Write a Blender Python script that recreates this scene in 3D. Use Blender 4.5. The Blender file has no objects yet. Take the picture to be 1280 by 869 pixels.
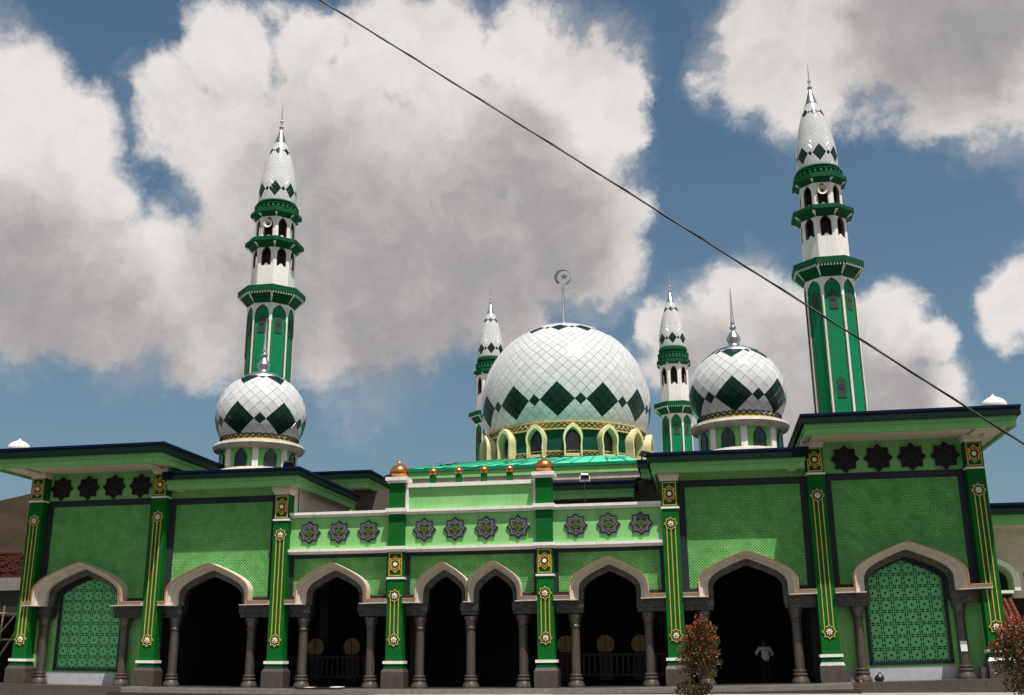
import bpy, math, random
from mathutils import Vector, Matrix
random.seed(7)
R = math.radians
PI = math.pi
sc = bpy.context.scene
col = sc.collection

# ------------------------------------------------------------------ camera
cam = bpy.data.objects.new('camera', bpy.data.cameras.new('camera'))
col.objects.link(cam)
rt = Vector((0.9847274, 0.17390615, -0.00828268))
up = Vector((0.05649186, -0.27415656, 0.9600244))
fw = Vector((-0.1646834, 0.94583023, 0.27979376))
EYE = Vector((9.65512696, -44.00000277, 0.9702496))
m = Matrix((rt, up, -fw)).transposed().to_4x4()
m.translation = EYE
cam.matrix_world = m
cam.data.sensor_width = 36.0
cam.data.lens = 36.0 * 1337.3 / 1280.0
cam.data.clip_start = 0.1
cam.data.clip_end = 5000
sc.camera = cam

# ------------------------------------------------------------------ light
TO_SUN = Vector((0.235, -0.335, 1.0)).normalized()
sun = bpy.data.objects.new('sun', bpy.data.lights.new('sun', 'SUN'))
col.objects.link(sun)
sun.data.energy = 5.0
sun.data.angle = R(0.53)
sun.data.color = (1.0, 0.955, 0.88)
sun.rotation_euler = TO_SUN.to_track_quat('Z', 'Y').to_euler()
sc.view_settings.view_transform = 'Standard'
sc.view_settings.look = 'None'
sc.view_settings.gamma = 1
sc.view_settings.exposure = 0.40

def pix_dir(px, py):
    return (rt * ((px - 640) / 1337.3) + up * ((434.5 - py) / 1337.3) + fw).normalized()

world = bpy.data.worlds.new('World')
sc.world = world
world.use_nodes = True
def build_world():
    nt = world.node_tree
    N = nt.nodes
    L = nt.links
    for n in list(N): N.remove(n)
    out = N.new('ShaderNodeOutputWorld')
    bg = N.new('ShaderNodeBackground')
    bg.inputs['Strength'].default_value = 0.062
    L.new(bg.outputs[0], out.inputs[0])
    sky = N.new('ShaderNodeTexSky')
    sky.sky_type = 'NISHITA'
    sky.sun_disc = False
    sky.sun_elevation = math.asin(TO_SUN.z)
    sky.sun_rotation = R(145)
    sky.air_density = 1.0
    sky.dust_density = 0.6
    sky.ozone_density = 1.6
    tc = N.new('ShaderNodeTexCoord')
    D = tc.outputs['Generated']
    def mth(op, a, b=None, c=None, clamp=False):
        n = N.new('ShaderNodeMath'); n.operation = op; n.use_clamp = clamp
        for i, v in enumerate((a, b, c)):
            if v is None: continue
            if isinstance(v, (int, float)): n.inputs[i].default_value = v
            else: L.new(v, n.inputs[i])
        return n.outputs[0]
    def noise(scale, detail, rough, vec=D):
        n = N.new('ShaderNodeTexNoise'); n.inputs['Scale'].default_value = scale
        n.inputs['Detail'].default_value = detail; n.inputs['Roughness'].default_value = rough
        L.new(vec, n.inputs['Vector']); return n
    def warp(vec, scale, amt, detail=3):
        n = noise(scale, detail, 0.6, vec)
        s = N.new('ShaderNodeVectorMath'); s.operation = 'SUBTRACT'; L.new(n.outputs['Color'], s.inputs[0]); s.inputs[1].default_value = (.5, .5, .5)
        k = N.new('ShaderNodeVectorMath'); k.operation = 'SCALE'; L.new(s.outputs[0], k.inputs[0]); k.inputs['Scale'].default_value = amt
        a = N.new('ShaderNodeVectorMath'); a.operation = 'ADD'; L.new(vec, a.inputs[0]); L.new(k.outputs[0], a.inputs[1])
        return a.outputs[0]
    W1 = warp(warp(D, 9, 0.05), 24, 0.040, 6)
    def field(blobs, vec):
        acc = None
        for (x, y, r) in blobs:
            n = N.new('ShaderNodeVectorMath'); n.operation = 'DISTANCE'
            L.new(vec, n.inputs[0]); n.inputs[1].default_value = pix_dir(x, y)
            v = mth('MULTIPLY_ADD', n.outputs['Value'], -1337.0 / r, 1.0)
            acc = v if acc is None else mth('SMOOTH_MAX', acc, v, 0.18)
        return acc
    clouds = [(215,130,72),(300,75,72),(390,60,62),(480,75,88),(560,70,72),(660,80,84),(745,100,72),(775,150,48),
        (300,200,110),(430,200,150),(570,200,140),(700,215,110),(330,330,130),(460,360,140),(590,330,120),(690,320,80),(260,395,95),(400,405,80),(520,395,75),(635,400,50),(740,330,70),(770,270,50),
        (20,110,75),(60,170,85),(30,270,130),(110,250,62),(80,345,110),(190,350,105),(20,390,80),(150,400,78),
        (950,40,62),(1050,30,105),(1170,30,140),(1270,40,130),(935,100,58),(1000,125,70),(1190,110,75),(1290,110,60),
        (930,385,72),(855,430,72),(1010,430,80),(1110,420,62),(1165,435,34),(1090,490,80),(1170,495,50),(960,500,95),(820,400,40),(1290,375,58),(790,110,36)]
    dens = field(clouds, W1)
    # noise clouds carrying on beyond the frame
    nb = noise(2.6, 5, 0.55)
    cen = N.new('ShaderNodeVectorMath'); cen.operation = 'DISTANCE'; L.new(D, cen.inputs[0]); cen.inputs[1].default_value = pix_dir(640, 250)
    out_m = mth('MULTIPLY_ADD', cen.outputs['Value'], 4.0, -2.3, True)
    far = mth('MULTIPLY', mth('MULTIPLY_ADD', nb.outputs['Fac'], 5.0, -2.45), out_m)
    far = mth('ADD', far, mth('MULTIPLY_ADD', out_m, 1.2, -1.2))
    dens = mth('MAXIMUM', dens, far)
    n1 = noise(18, 12, 0.66)
    edge = mth('MULTIPLY_ADD', n1.outputs['Fac'], 1.15, -0.58)
    dd = mth('ADD', dens, edge)
    mask = N.new('ShaderNodeMapRange'); mask.interpolation_type = 'SMOOTHSTEP'
    L.new(dd, mask.inputs[0]); mask.inputs[1].default_value = -0.04; mask.inputs[2].default_value = 0.40
    # thin veils
    nv = noise(6, 8, 0.7, W1)
    veil = N.new('ShaderNodeMapRange'); veil.interpolation_type = 'SMOOTHSTEP'
    L.new(mth('MULTIPLY_ADD', dens, 0.45, nv.outputs['Fac']), veil.inputs[0]); veil.inputs[1].default_value = 0.38; veil.inputs[2].default_value = 0.85; veil.inputs[4].default_value = 0.6
    mk = mth('MAXIMUM', mask.outputs[0], veil.outputs[0])
    # shade of the thick bases
    dark = field([(560,310,190),(430,300,170),(690,300,110),(500,400,150),(330,380,140),(640,200,90),(90,390,120),(30,330,120),(200,440,90),(1150,30,120),(1240,40,80),(1010,480,110),(880,470,80),(1110,490,60)], W1)
    n2 = noise(5.5, 8, 0.62, W1)
    dk = N.new('ShaderNodeMapRange'); dk.interpolation_type = 'SMOOTHERSTEP'; L.new(dark, dk.inputs[0]); dk.inputs[1].default_value = -0.35; dk.inputs[2].default_value = 0.75; dk.inputs[4].default_value = 0.62
    sh = mth('ADD', dk.outputs[0], mth('MULTIPLY_ADD', n2.outputs['Fac'], 1.5, -0.66))
    n3 = noise(26, 8, 0.65, W1)
    sh = mth('ADD', sh, mth('MULTIPLY_ADD', n3.outputs['Fac'], 0.5, -0.25), None, True)
    ramp = N.new('ShaderNodeValToRGB')
    e = ramp.color_ramp.elements
    e[0].position = 0.0; e[0].color = (9.9, 9.4, 9.0, 1)
    e[1].position = 1.0; e[1].color = (3.55, 3.5, 3.6, 1)
    x = e.new(0.35); x.color = (7.6, 7.15, 6.85, 1)
    x = e.new(0.7); x.color = (5.0, 4.75, 4.7, 1)
    L.new(sh, ramp.inputs[0])
    tint = N.new('ShaderNodeMix'); tint.data_type = 'RGBA'; tint.blend_type = 'MULTIPLY'; tint.inputs[0].default_value = 1
    L.new(sky.outputs[0], tint.inputs[6]); tint.inputs[7].default_value = (0.92, 1.06, 0.98, 1)
    mix = N.new('ShaderNodeMix'); mix.data_type = 'RGBA'
    # pale haze towards the horizon, the same all round
    sp = N.new('ShaderNodeSeparateXYZ'); L.new(D, sp.inputs[0])
    hz = mth('MULTIPLY', mth('MULTIPLY_ADD', sp.outputs['Z'], -2.1, 0.95, True), 0.62)
    hm = N.new('ShaderNodeMix'); hm.data_type = 'RGBA'; L.new(hz, hm.inputs[0]); L.new(tint.outputs[2], hm.inputs[6]); hm.inputs[7].default_value = (1.75, 2.35, 3.1, 1)
    L.new(mk, mix.inputs[0]); L.new(hm.outputs[2], mix.inputs[6]); L.new(ramp.outputs[0], mix.inputs[7])
    L.new(mix.outputs[2], bg.inputs[0])
build_world()
# ------------------------------------------------------------------ materials
def mat(name, c, rough=0.6, c2=None, scale=3.0, bump=0.0, bscale=40.0, metal=0.0, amt=1.0, detail=5, spec=None, coat=0.0, streak=0.0, objvar=0.0):
    mt = bpy.data.materials.new(name); mt.use_nodes = True
    nt = mt.node_tree; N = nt.nodes; L = nt.links
    b = N['Principled BSDF']
    b.inputs['Roughness'].default_value = rough
    b.inputs['Metallic'].default_value = metal
    if spec is not None: b.inputs['Specular IOR Level'].default_value = spec
    if coat: b.inputs['Coat Weight'].default_value = coat; b.inputs['Coat Roughness'].default_value = 0.08
    if c2 is None: c2 = tuple(v * 0.86 for v in c)
    g = N.new('ShaderNodeNewGeometry')
    n = N.new('ShaderNodeTexNoise'); n.inputs['Scale'].default_value = scale; n.inputs['Detail'].default_value = detail; n.inputs['Roughness'].default_value = 0.65
    L.new(g.outputs['Position'], n.inputs['Vector'])
    mr = N.new('ShaderNodeMapRange'); L.new(n.outputs['Fac'], mr.inputs[0]); mr.inputs[1].default_value = 0.35; mr.inputs[2].default_value = 0.68; mr.inputs[4].default_value = amt
    mx = N.new('ShaderNodeMix'); mx.data_type = 'RGBA'; L.new(mr.outputs[0], mx.inputs[0])
    mx.inputs[6].default_value = (*c, 1); mx.inputs[7].default_value = (*c2, 1)
    o = mx.outputs[2]
    if streak:
        mp = N.new('ShaderNodeMapping'); mp.inputs['Scale'].default_value = (5, 5, 0.35); L.new(g.outputs['Position'], mp.inputs['Vector'])
        s = N.new('ShaderNodeTexNoise'); s.inputs['Scale'].default_value = 1.5; s.inputs['Detail'].default_value = 6; L.new(mp.outputs[0], s.inputs['Vector'])
        r2 = N.new('ShaderNodeMapRange'); L.new(s.outputs['Fac'], r2.inputs[0]); r2.inputs[1].default_value = 0.52; r2.inputs[2].default_value = 0.78; r2.inputs[4].default_value = streak
        m2 = N.new('ShaderNodeMix'); m2.data_type = 'RGBA'; L.new(r2.outputs[0], m2.inputs[0]); L.new(o, m2.inputs[6]); m2.inputs[7].default_value = (c[0]*.45+.02, c[1]*.45+.02, c[2]*.4+.015, 1)
        o = m2.outputs[2]
    if objvar:
        oi = N.new('ShaderNodeObjectInfo')
        r3 = N.new('ShaderNodeMapRange'); L.new(oi.outputs['Random'], r3.inputs[0]); r3.inputs[3].default_value = 1 - objvar; r3.inputs[4].default_value = 1.0
        v = N.new('ShaderNodeVectorMath'); v.operation = 'SCALE'; L.new(o, v.inputs[0]); L.new(r3.outputs[0], v.inputs['Scale'])
        o = v.outputs[0]
    L.new(o, b.inputs['Base Color'])
    if bump:
        nb = N.new('ShaderNodeTexNoise'); nb.inputs['Scale'].default_value = bscale; nb.inputs['Detail'].default_value = 4; L.new(g.outputs['Position'], nb.inputs['Vector'])
        bp = N.new('ShaderNodeBump'); bp.inputs['Strength'].default_value = bump; bp.inputs['Distance'].default_value = 0.03
        L.new(nb.outputs['Fac'], bp.inputs['Height']); L.new(bp.outputs[0], b.inputs['Normal'])
    return mt
M = {}
M['green'] = mat('deep green paint', (.002,.112,.015), .6, (.002,.082,.011), streak=.5, bump=.1, spec=.12)
M['lgreen'] = mat('light green paint', (.235,.52,.185), .7, (.195,.45,.15), scale=1.2, streak=.4, bump=.12, spec=.12)
M['egreen'] = mat('eave light green paint', (.21,.47,.165), .6, (.175,.41,.14), scale=1.5, streak=.45, bump=.08, spec=.12)
M['navy'] = mat('dark green eave metal', (.002,.014,.010), .6, (.002,.011,.008), spec=.12)
M['blue'] = mat('navy roof edge metal', (.004,.007,.045), .4, spec=.12)
M['white'] = mat('white plaster', (.78,.74,.70), .6, (.70,.655,.61), streak=.4, bump=.12)
M['trim'] = mat('cream arch plaster', (.60,.53,.45), .55, (.50,.43,.36), streak=.45, bump=.12)
M['cream'] = mat('cream soffit paint', (.60,.53,.43), .7, (.50,.43,.34), streak=.4)
M['frame'] = mat('charcoal frame paint', (.030,.034,.045), .5, (.022,.025,.034), spec=.12)
M['tile'] = mat('green cast tile', (.205,.52,.16), .65, (.12,.36,.105), scale=2, objvar=.12, spec=.12)
M['tileback'] = mat('dark green tile ground', (.03,.17,.035), .7, spec=.12)
M['lattice'] = mat('green lattice', (.135,.46,.19), .65, (.11,.40,.155), scale=2, objvar=.06)
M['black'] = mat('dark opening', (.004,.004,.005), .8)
M['marble'] = mat('black carved marble', (.060,.052,.042), .22, (.006,.006,.007), scale=5, bump=.9, bscale=9, detail=8)
M['granite'] = mat('brown grey granite', (.080,.062,.050), .28, (.040,.032,.026), scale=14, bump=.1, detail=8, spec=.6)
M['granite2'] = mat('dark granite inlay', (.07,.055,.045), .25, (.045,.036,.03), scale=14)
M['gold'] = mat('gold paint', (.66,.43,.09), .45, (.52,.32,.06), metal=.2)
M['orange'] = mat('orange gold paint', (.80,.36,.04), .4, (.65,.27,.03), metal=.15)
M['copper'] = mat('copper gold dome', (.50,.23,.075), .3, (.38,.16,.045), metal=.85, scale=8)
M['brown'] = mat('terracotta lip', (.42,.19,.07), .6)
M['wtile'] = mat('white enamel tile', (.60,.60,.595), .15, (.53,.53,.53), scale=5, objvar=.13, streak=.12)
M['gtile'] = mat('dark green enamel tile', (.001,.026,.016), .3, (.001,.019,.012), scale=5, spec=.3, objvar=.2)
M['joint'] = mat('grey dome joint', (.07,.07,.07), .7)
M['steel'] = mat('stainless steel', (.60,.60,.60), .32, (.42,.42,.44), metal=1.0)
M['mgreen'] = mat('minaret green paint', (.003,.20,.085), .65, (.003,.165,.07), streak=.35, spec=.12)
M['mledge'] = mat('minaret ledge green', (.003,.075,.028), .65, (.003,.058,.022), streak=.4, spec=.12)
M['rust'] = mat('red brown trim', (.22,.045,.02), .6)
M['dgreen'] = mat('drum green paint', (.002,.055,.034), .55, (.002,.045,.028), streak=.2, spec=.12)
M['yellow'] = mat('pale yellow plaster', (.66,.60,.33), .6, (.56,.50,.26), streak=.3)
M['stone'] = mat('weathered stone ring', (.46,.42,.37), .7, (.33,.29,.25), streak=.5, bump=.2)
M['glass'] = mat('dark window glass', (.014,.018,.022), .12)
M['turq'] = mat('turquoise roof sheet', (.07,.66,.42), .35, (.05,.52,.32), scale=1.2)
M['dark'] = mat('shade-dark surface', (.010,.009,.008), .8)  # near-black base colour carries the deep shade of the rooms
M['wood'] = mat('dark red wood', (.028,.006,.005), .5, (.018,.004,.004), scale=5)
M['disc'] = mat('tan rattan', (.42,.28,.13), .7, (.32,.2,.09), scale=9)
M['floor'] = mat('dark polished floor', (.045,.045,.045), .35, (.03,.03,.03))
M['concrete'] = mat('pale concrete ground', (.30,.285,.24), .85, (.23,.215,.18), scale=1.3, bump=.2, bscale=12)
M['shadewall'] = mat('shade-darkened wall', (.10,.085,.065), .9)  # cream hall wall made darker; the shade is put into its colour
M['skirt'] = mat('white skirting toned for shade', (.40,.40,.44), .7, (.33,.33,.36), streak=.4)  # white skirting greyed towards blue, so its shade is in the colour
M['bandgold'] = mat('gold band paint', (.62,.46,.13), .5, (.50,.36,.10))
M['lgreen2'] = mat('dusty green dentil', (.03,.16,.07), .7, spec=.12)
M['dsteel'] = mat('dull grey metal', (.12,.13,.14), .5, metal=.4)
M['plaque'] = mat('grey green vent', (.045,.075,.062), .7, spec=.12)
M['asphalt'] = mat('worn asphalt', (.055,.054,.052), .85, (.038,.038,.038), scale=2, bump=.3, bscale=30)
M['kerbstone'] = mat('grey stone step', (.20,.185,.165), .5, (.13,.12,.105), scale=5, bump=.2)
M['darkstep'] = mat('dark red step', (.030,.020,.018), .5)
M['hill'] = mat('dry hillside', (.034,.020,.014), .95, (.010,.013,.006), scale=.16, bump=1, bscale=.5, detail=10, spec=.12)
M['brick'] = mat('red brick', (.10,.030,.020), .85, (.06,.02,.014), scale=9, objvar=.35, spec=.12)
M['bamboo'] = mat('weathered bamboo', (.26,.17,.10), .6)
M['rooftile'] = mat('red clay roof tile', (.13,.035,.022), .8, (.08,.025,.016), scale=8, spec=.12)
M['cable'] = mat('black rubber cable', (.012,.012,.013), .6)
M['plastic'] = mat('black plastic', (.015,.015,.016), .4)
M['paper'] = mat('white paper', (.75,.76,.78), .8)
M['slg'] = mat('slate grey glaze', (.055,.055,.065), .3, (.04,.04,.048), spec=.12)
M['slr'] = mat('light slate line', (.17,.18,.21), .35)
M['stb'] = mat('brown glaze', (.16,.075,.025), .4)
M['stg'] = mat('leaf green glaze', (.03,.12,.012), .4)
M['str'] = mat('red glaze', (.12,.012,.01), .4)
M['dstar'] = mat('dark grille star', (.030,.026,.030), .45, spec=.12)
M['dstar2'] = mat('dark grille star line', (.055,.046,.050), .4, spec=.12)

# ------------------------------------------------------------------ helpers
def sag(x, z):      # the long facade settles a little at its middle
    return (-0.12 + 0.28 * (x / 20.0) ** 2) * max(0.0, min(1.0, 1 - z / 7.5))

def reg(o, label=None, cat=None, group=None, kind=None):
    if label: o['label'] = label
    if cat: o['category'] = cat
    if group: o['group'] = group
    if kind: o['kind'] = kind
    return o

class MB:
    def __init__(s): s.v = []; s.f = []; s.m = []; s.mats = []; s.T = None
    def mi(s, name):
        if name not in s.mats: s.mats.append(name)
        return s.mats.index(name)
    def add(s, vs, fs, mt):
        k = len(s.v)
        if s.T: vs = [s.T(*v) for v in vs]
        s.v += [tuple(v) for v in vs]; i = s.mi(mt)
        for f in fs: s.f.append(tuple(k + a for a in f)); s.m.append(i)
    def box(s, x0, x1, y0, y1, z0, z1, mt, seg=3.0):
        n = max(1, int((x1 - x0) / seg + .5)) if seg else 1
        vs = []; fs = []
        for i in range(n + 1):
            x = x0 + (x1 - x0) * i / n
            vs += [(x, y0, z0), (x, y1, z0), (x, y1, z1), (x, y0, z1)]
        for i in range(n):
            a = 4 * i; b = a + 4
            for k in range(4): fs.append((a + k, a + (k + 1) % 4, b + (k + 1) % 4, b + k)[::-1])
        fs.append((0, 1, 2, 3)[::-1]); e = 4 * n; fs.append((e, e + 1, e + 2, e + 3))
        fs = [f[::-1] for f in fs]
        s.add(vs, fs, mt); return s
    def frust(s, cx, cy, z0, z1, w0, d0, w1, d1, mt):
        vs = [(cx - w0, cy - d0, z0), (cx + w0, cy - d0, z0), (cx + w0, cy + d0, z0), (cx - w0, cy + d0, z0),
              (cx - w1, cy - d1, z1), (cx + w1, cy - d1, z1), (cx + w1, cy + d1, z1), (cx - w1, cy + d1, z1)]
        s.add(vs, [(3, 2, 1, 0), (4, 5, 6, 7), (0, 1, 5, 4), (1, 2, 6, 5), (2, 3, 7, 6), (3, 0, 4, 7)], mt); return s
    def lathe(s, prof, n, mt, cx=0, cy=0, ph=0.0, mats=None):
        vs = []
        for (r, z) in prof:
            for k in range(n):
                a = ph + 2 * PI * k / n
                vs.append((cx + r * math.cos(a), cy + r * math.sin(a), z))
        for i in range(len(prof) - 1):
            fs = [(i * n + k, i * n + (k + 1) % n, (i + 1) * n + (k + 1) % n, (i + 1) * n + k) for k in range(n)]
            if i == 0: allv = vs; s_k = len(s.v); s.add(vs, [], mt)
            mt_i = s.mi(mats[i] if mats else mt)
            for f in fs: s.f.append(tuple(s_k + a for a in f)); s.m.append(mt_i)
        for i, rev in ((0, True), (len(prof) - 1, False)):
            if prof[i][0] > 1e-4:
                f = [s_k + i * n + k for k in range(n)]
                s.f.append(tuple(f[::-1] if rev else f)); s.m.append(s.mi((mats[0] if i == 0 else mats[-1]) if mats else mt))
        return s
    def tube(s, pts, r, mt, n=6, r1=None):
        P = [Vector(p) for p in pts]; vs = []; fs = []
        ref = Vector((0, 0, 1))
        for i, p in enumerate(P):
            t = (P[min(i + 1, len(P) - 1)] - P[max(i - 1, 0)]).normalized()
            q = ref if abs(t.dot(ref)) < .95 else Vector((1, 0, 0))
            u = t.cross(q).normalized(); w = u.cross(t)
            rr = r if r1 is None else r + (r1 - r) * i / (len(P) - 1)
            for k in range(n):
                a = 2 * PI * k / n
                vs.append(tuple(p + (u * math.cos(a) + w * math.sin(a)) * rr))
        for i in range(len(P) - 1):
            for k in range(n): fs.append((i * n + k, i * n + (k + 1) % n, (i + 1) * n + (k + 1) % n, (i + 1) * n + k))
        fs.append(tuple(range(n))[::-1]); fs.append(tuple((len(P) - 1) * n + k for k in range(n)))
        s.add(vs, fs, mt); return s
    def prism(s, pts, y0, y1, mt, side=None):     # outline in x,z (counter-clockwise seen from -y), from y0 (front) to y1
        n = len(pts)
        vs = [(x, y0, z) for x, z in pts] + [(x, y1, z) for x, z in pts]
        s.add(vs, [tuple(range(n)), tuple(range(n, 2 * n))[::-1]], mt)
        k = len(s.v) - 2 * n; i = s.mi(side or mt)
        for a in range(n):
            b = (a + 1) % n
            s.f.append((k + b, k + a, k + n + a, k + n + b)); s.m.append(i)
        return s
    def strip(s, A, B, ya, yb, mt, flip=False):   # skin between two open outlines in x,z
        n = len(A)
        vs = [(x, ya, z) for x, z in A] + [(x, yb, z) for x, z in B]
        fs = [((i, i + 1, n + i + 1, n + i) if not flip else (n + i, n + i + 1, i + 1, i)) for i in range(n - 1)]
        s.add(vs, fs, mt); return s
    def build(s, name, parent=None, warp=False, smooth=False, mesh_only=False):
        me = bpy.data.meshes.new(name)
        v = s.v
        if warp: v = [(x, y, z + sag(x, z)) for x, y, z in v]
        me.from_pydata(v, [], s.f)
        for nm in s.mats: me.materials.append(M[nm])
        me.polygons.foreach_set('material_index', s.m)
        if smooth:
            me.polygons.foreach_set('use_smooth', [True] * len(s.f))
            if smooth != 'all': me.set_sharp_from_angle(angle=R(smooth if smooth is not True else 40))
        me.update()
        if mesh_only: return me
        return link(name, me, parent)

def link(name, me, parent=None, loc=None):
    o = bpy.data.objects.new(name, me); col.objects.link(o)
    if loc: o.location = loc
    if parent: o.parent = parent; o.matrix_parent_inverse = Matrix.Identity(4)
    return o
def empty(name, label, cat, loc=(0, 0, 0), group=None, rz=0):
    o = bpy.data.objects.new(name, None); col.objects.link(o); o.location = loc; o.rotation_euler.z = rz; o.empty_display_size = .3
    return reg(o, label, cat, group)

# ------------------------------------------------------------------ ground
GZ = -0.34
g = MB(); g.add([(-900, -900, GZ), (900, -900, GZ), (900, 900, GZ), (-900, 900, GZ)], [(0, 1, 2, 3)], 'concrete')
reg(g.build('ground'), kind='structure')
g = MB(); g.add([(-900, -900, GZ + .004), (900, -900, GZ + .004), (900, -5, GZ + .004), (-900, -5, GZ + .004)], [(0, 1, 2, 3)], 'asphalt')
reg(g.build('road'), kind='structure')
# hillside far away on the left
g = MB()
nx, nz = 60, 14; vs = []; fs = []
for i in range(nx + 1):
    x = -330 + 330 * i / nx
    top = 26.5 + 2.2 * math.sin(x * .11) + 1.6 * math.sin(x * .37 + 1) + random.uniform(-.6, .6)
    if x > -85: top *= max(0.1, 1 - (x + 85) / 90)
    for k in range(nz + 1):
        t = k / nz
        vs.append((x + random.uniform(-1, 1), 120 + 55 * t - 55 + random.uniform(-2, 2), GZ - .2 + top * (t ** .8) + random.uniform(-.5, .5) * (t > 0)))
for i in range(nx):
    for k in range(nz):
        a = i * (nz + 1) + k; fs.append((a, a + nz + 1, a + nz + 2, a + 1))
g.add(vs, fs, 'hill'); reg(g.build('hill', smooth='all'), kind='structure')

# ------------------------------------------------------------------ mosque
mosque = empty('mosque', 'long two tone green mosque with pointed arches, dark eaves and lattice panels', 'mosque', (0, 0, 0))
mosque_name = mosque
PXC = [-19.92, -13.94, -8.18, -3.04, 3.27, 8.45, 14.28, 20.35]
HW = 0.34

def star8(r, cx=0, cz=0, inner=0.765, rot=0.0):
    p = []
    for k in range(16):
        a = PI / 2 - rot - PI * k / 8
        q = r if k % 2 == 0 else r * inner
        p.append((cx + q * math.cos(a), cz + q * math.sin(a)))
    return p[::-1]

def star_ring(b, r, w, cx, cz, y0, y1, mt, inner=.765):
    A = star8(r, cx, cz, inner); B = star8(r - w, cx, cz, inner); n = 16
    vs = [(x, y0, z) for x, z in A] + [(x, y0, z) for x, z in B] + [(x, y1, z) for x, z in A] + [(x, y1, z) for x, z in B]
    fs = []
    for i in range(n):
        j = (i + 1) % n
        fs += [(i, j, n + j, n + i), (j, i, 2 * n + i, 2 * n + j), (n + i, n + j, 3 * n + j, 3 * n + i)]
    b.add(vs, fs, mt)

# ----- arch curves
CURVE = [(1, 0), (1, .16), (1, .30), (.985, .39), (.945, .48), (.875, .565), (.77, .645), (.62, .735), (.42, .835), (.2, .93), (.07, .985), (0, 1)]
def arch_half(hw, z0, za): return [(a * hw, z0 + b * (za - z0)) for a, b in CURVE]
def arch(cx, hw, z0, za):
    h = arch_half(hw, z0, za)
    return [(cx - a, z) for a, z in h] + [(cx + a, z) for a, z in h[-2::-1]]
ZS = 3.33
BAYS = [  # pillar left, right, [arch centre, half width], apex, wall top, trim front y
    dict(i=0, a=[(-17.40, 2.13)], za=5.22, top=9.05, yf=-.22),
    dict(i=1, a=[(-11.36, 1.90)], za=5.09, top=8.28, yf=-.12),
    dict(i=2, a=[(-5.80, 1.57)], za=5.00, top=5.40, yf=-.12),
    dict(i=3, a=[(-1.03, 1.15), (1.12, 1.15)], za=4.93, top=5.40, yf=-.12),
    dict(i=4, a=[(5.85, 1.59)], za=4.98, top=5.40, yf=-.12),
    dict(i=5, a=[(11.34, 1.94)], za=5.06, top=8.28, yf=-.12),
    dict(i=6, a=[(17.46, 2.10)], za=5.22, top=9.05, yf=-.22)]
YW = 0.50     # wall face
def clipx(pts, lo, hi): return [(min(max(x, lo), hi), z) for x, z in pts]
def inside_arch(x, z, b, grow=0.0):
    for cx, hw in b['a']:
        h = arch_half(hw + grow, ZS, b['za'] + grow)
        dx = abs(x - cx)
        if dx > hw + grow: continue
        if z < ZS: return True
        for (x0, z0), (x1, z1) in zip(h, h[1:]):
            if x1 <= dx <= x0 and x0 != x1:
                zz = z0 + (z1 - z0) * (x0 - dx) / (x0 - x1)
                if z < zz: return True
    return False

# tile patterns -----------------------------------------------------
def lattice_solid(u, v):
    U, V = abs(u), abs(v)
    if U > .90 or V > .90: return True
    if u * u + v * v < .028: return False
    if max(U, V) < .66 and not (U + V > 1.22): return True
    if U + V < .93: return True
    return .62 < U < .74 or .62 < V < .74
def panel_solid(u, v):
    # dark flowers at centre and corners, ringed dots at the edge middles
    if True:
        for cu, cv in ((0, 0), (1, 1), (-1, 1), (1, -1), (-1, -1)):
            r = math.hypot(u - cu, v - cv)
            if r < .07: return True
            if r < .16: return False
            if r < .21: return True
        return not (math.cos(4 * PI * u) * math.cos(4 * PI * v) > .34)
    for cu, cv in ((0, 0), (1, 1), (-1, 1), (1, -1), (-1, -1)):
        du, dv = u - cu, v - cv; r = math.hypot(du, dv); a = math.atan2(dv, du)
        if r < .05: return True
        if r < .20 + .10 * abs(math.cos(2 * a)): return False
    for cu, cv in ((1, 0), (-1, 0), (0, 1), (0, -1)):
        du, dv = u - cu, v - cv; r = math.hypot(du, dv)
        if r < .09: return False
        if r < .23: return True
        if r < .31: return not (abs(du) < .08 or abs(dv) < .08 or abs(abs(du) - abs(dv)) < .08)
    U, V = abs(u), abs(v)
    if U + V < .95 and min(abs(U - .62), abs(V - .62)) < .06 and min(U, V) < .14: return False
    if abs(U - .5) < .07 and abs(V - .5) < .07: return False
    if (abs(U - .5) < .09 and abs(V - .5) < .34 and (V > .62 or V < .38)): return False
    if (abs(V - .5) < .09 and abs(U - .5) < .34 and (U > .62 or U < .38)): return False
    return True
def grid_tile(solid, size, n, depth, mt, keep=None):
    b = MB(); S = [[solid(-1 + (2 * i + 1) / n, -1 + (2 * k + 1) / n) and (keep is None or keep(-size / 2 + size * (i + .5) / n, -size / 2 + size * (k + .5) / n)) for k in range(n)] for i in range(n)]
    idx = {}; vs = []; fs = []
    def V(i, k, d):
        q = (i, k, d)
        if q not in idx: idx[q] = len(vs); vs.append((-size / 2 + size * i / n, depth if d else 0, -size / 2 + size * k / n))
        return idx[q]
    for i in range(n):
        k = 0
        while k < n:
            if not S[i][k]: k += 1; continue
            k2 = k
            while k2 < n and S[i][k2]: k2 += 1
            fs.append((V(i, k, 0), V(i + 1, k, 0), V(i + 1, k2, 0), V(i, k2, 0)))
            fs.append((V(i, k, 1), V(i + 1, k, 1), V(i + 1, k, 0), V(i, k, 0)))
            fs.append((V(i, k2, 0), V(i + 1, k2, 0), V(i + 1, k2, 1), V(i, k2, 1)))
            k = k2
        for k in range(n):
            if S[i][k]:
                if i == 0 or not S[i - 1][k]: fs.append((V(i, k, 1), V(i, k, 0), V(i, k + 1, 0), V(i, k + 1, 1)))
                if i == n - 1 or not S[i + 1][k]: fs.append((V(i + 1, k, 0), V(i + 1, k, 1), V(i + 1, k + 1, 1), V(i + 1, k + 1, 0)))
    if not fs: return None
    b.add(vs, fs, mt); return b
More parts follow.
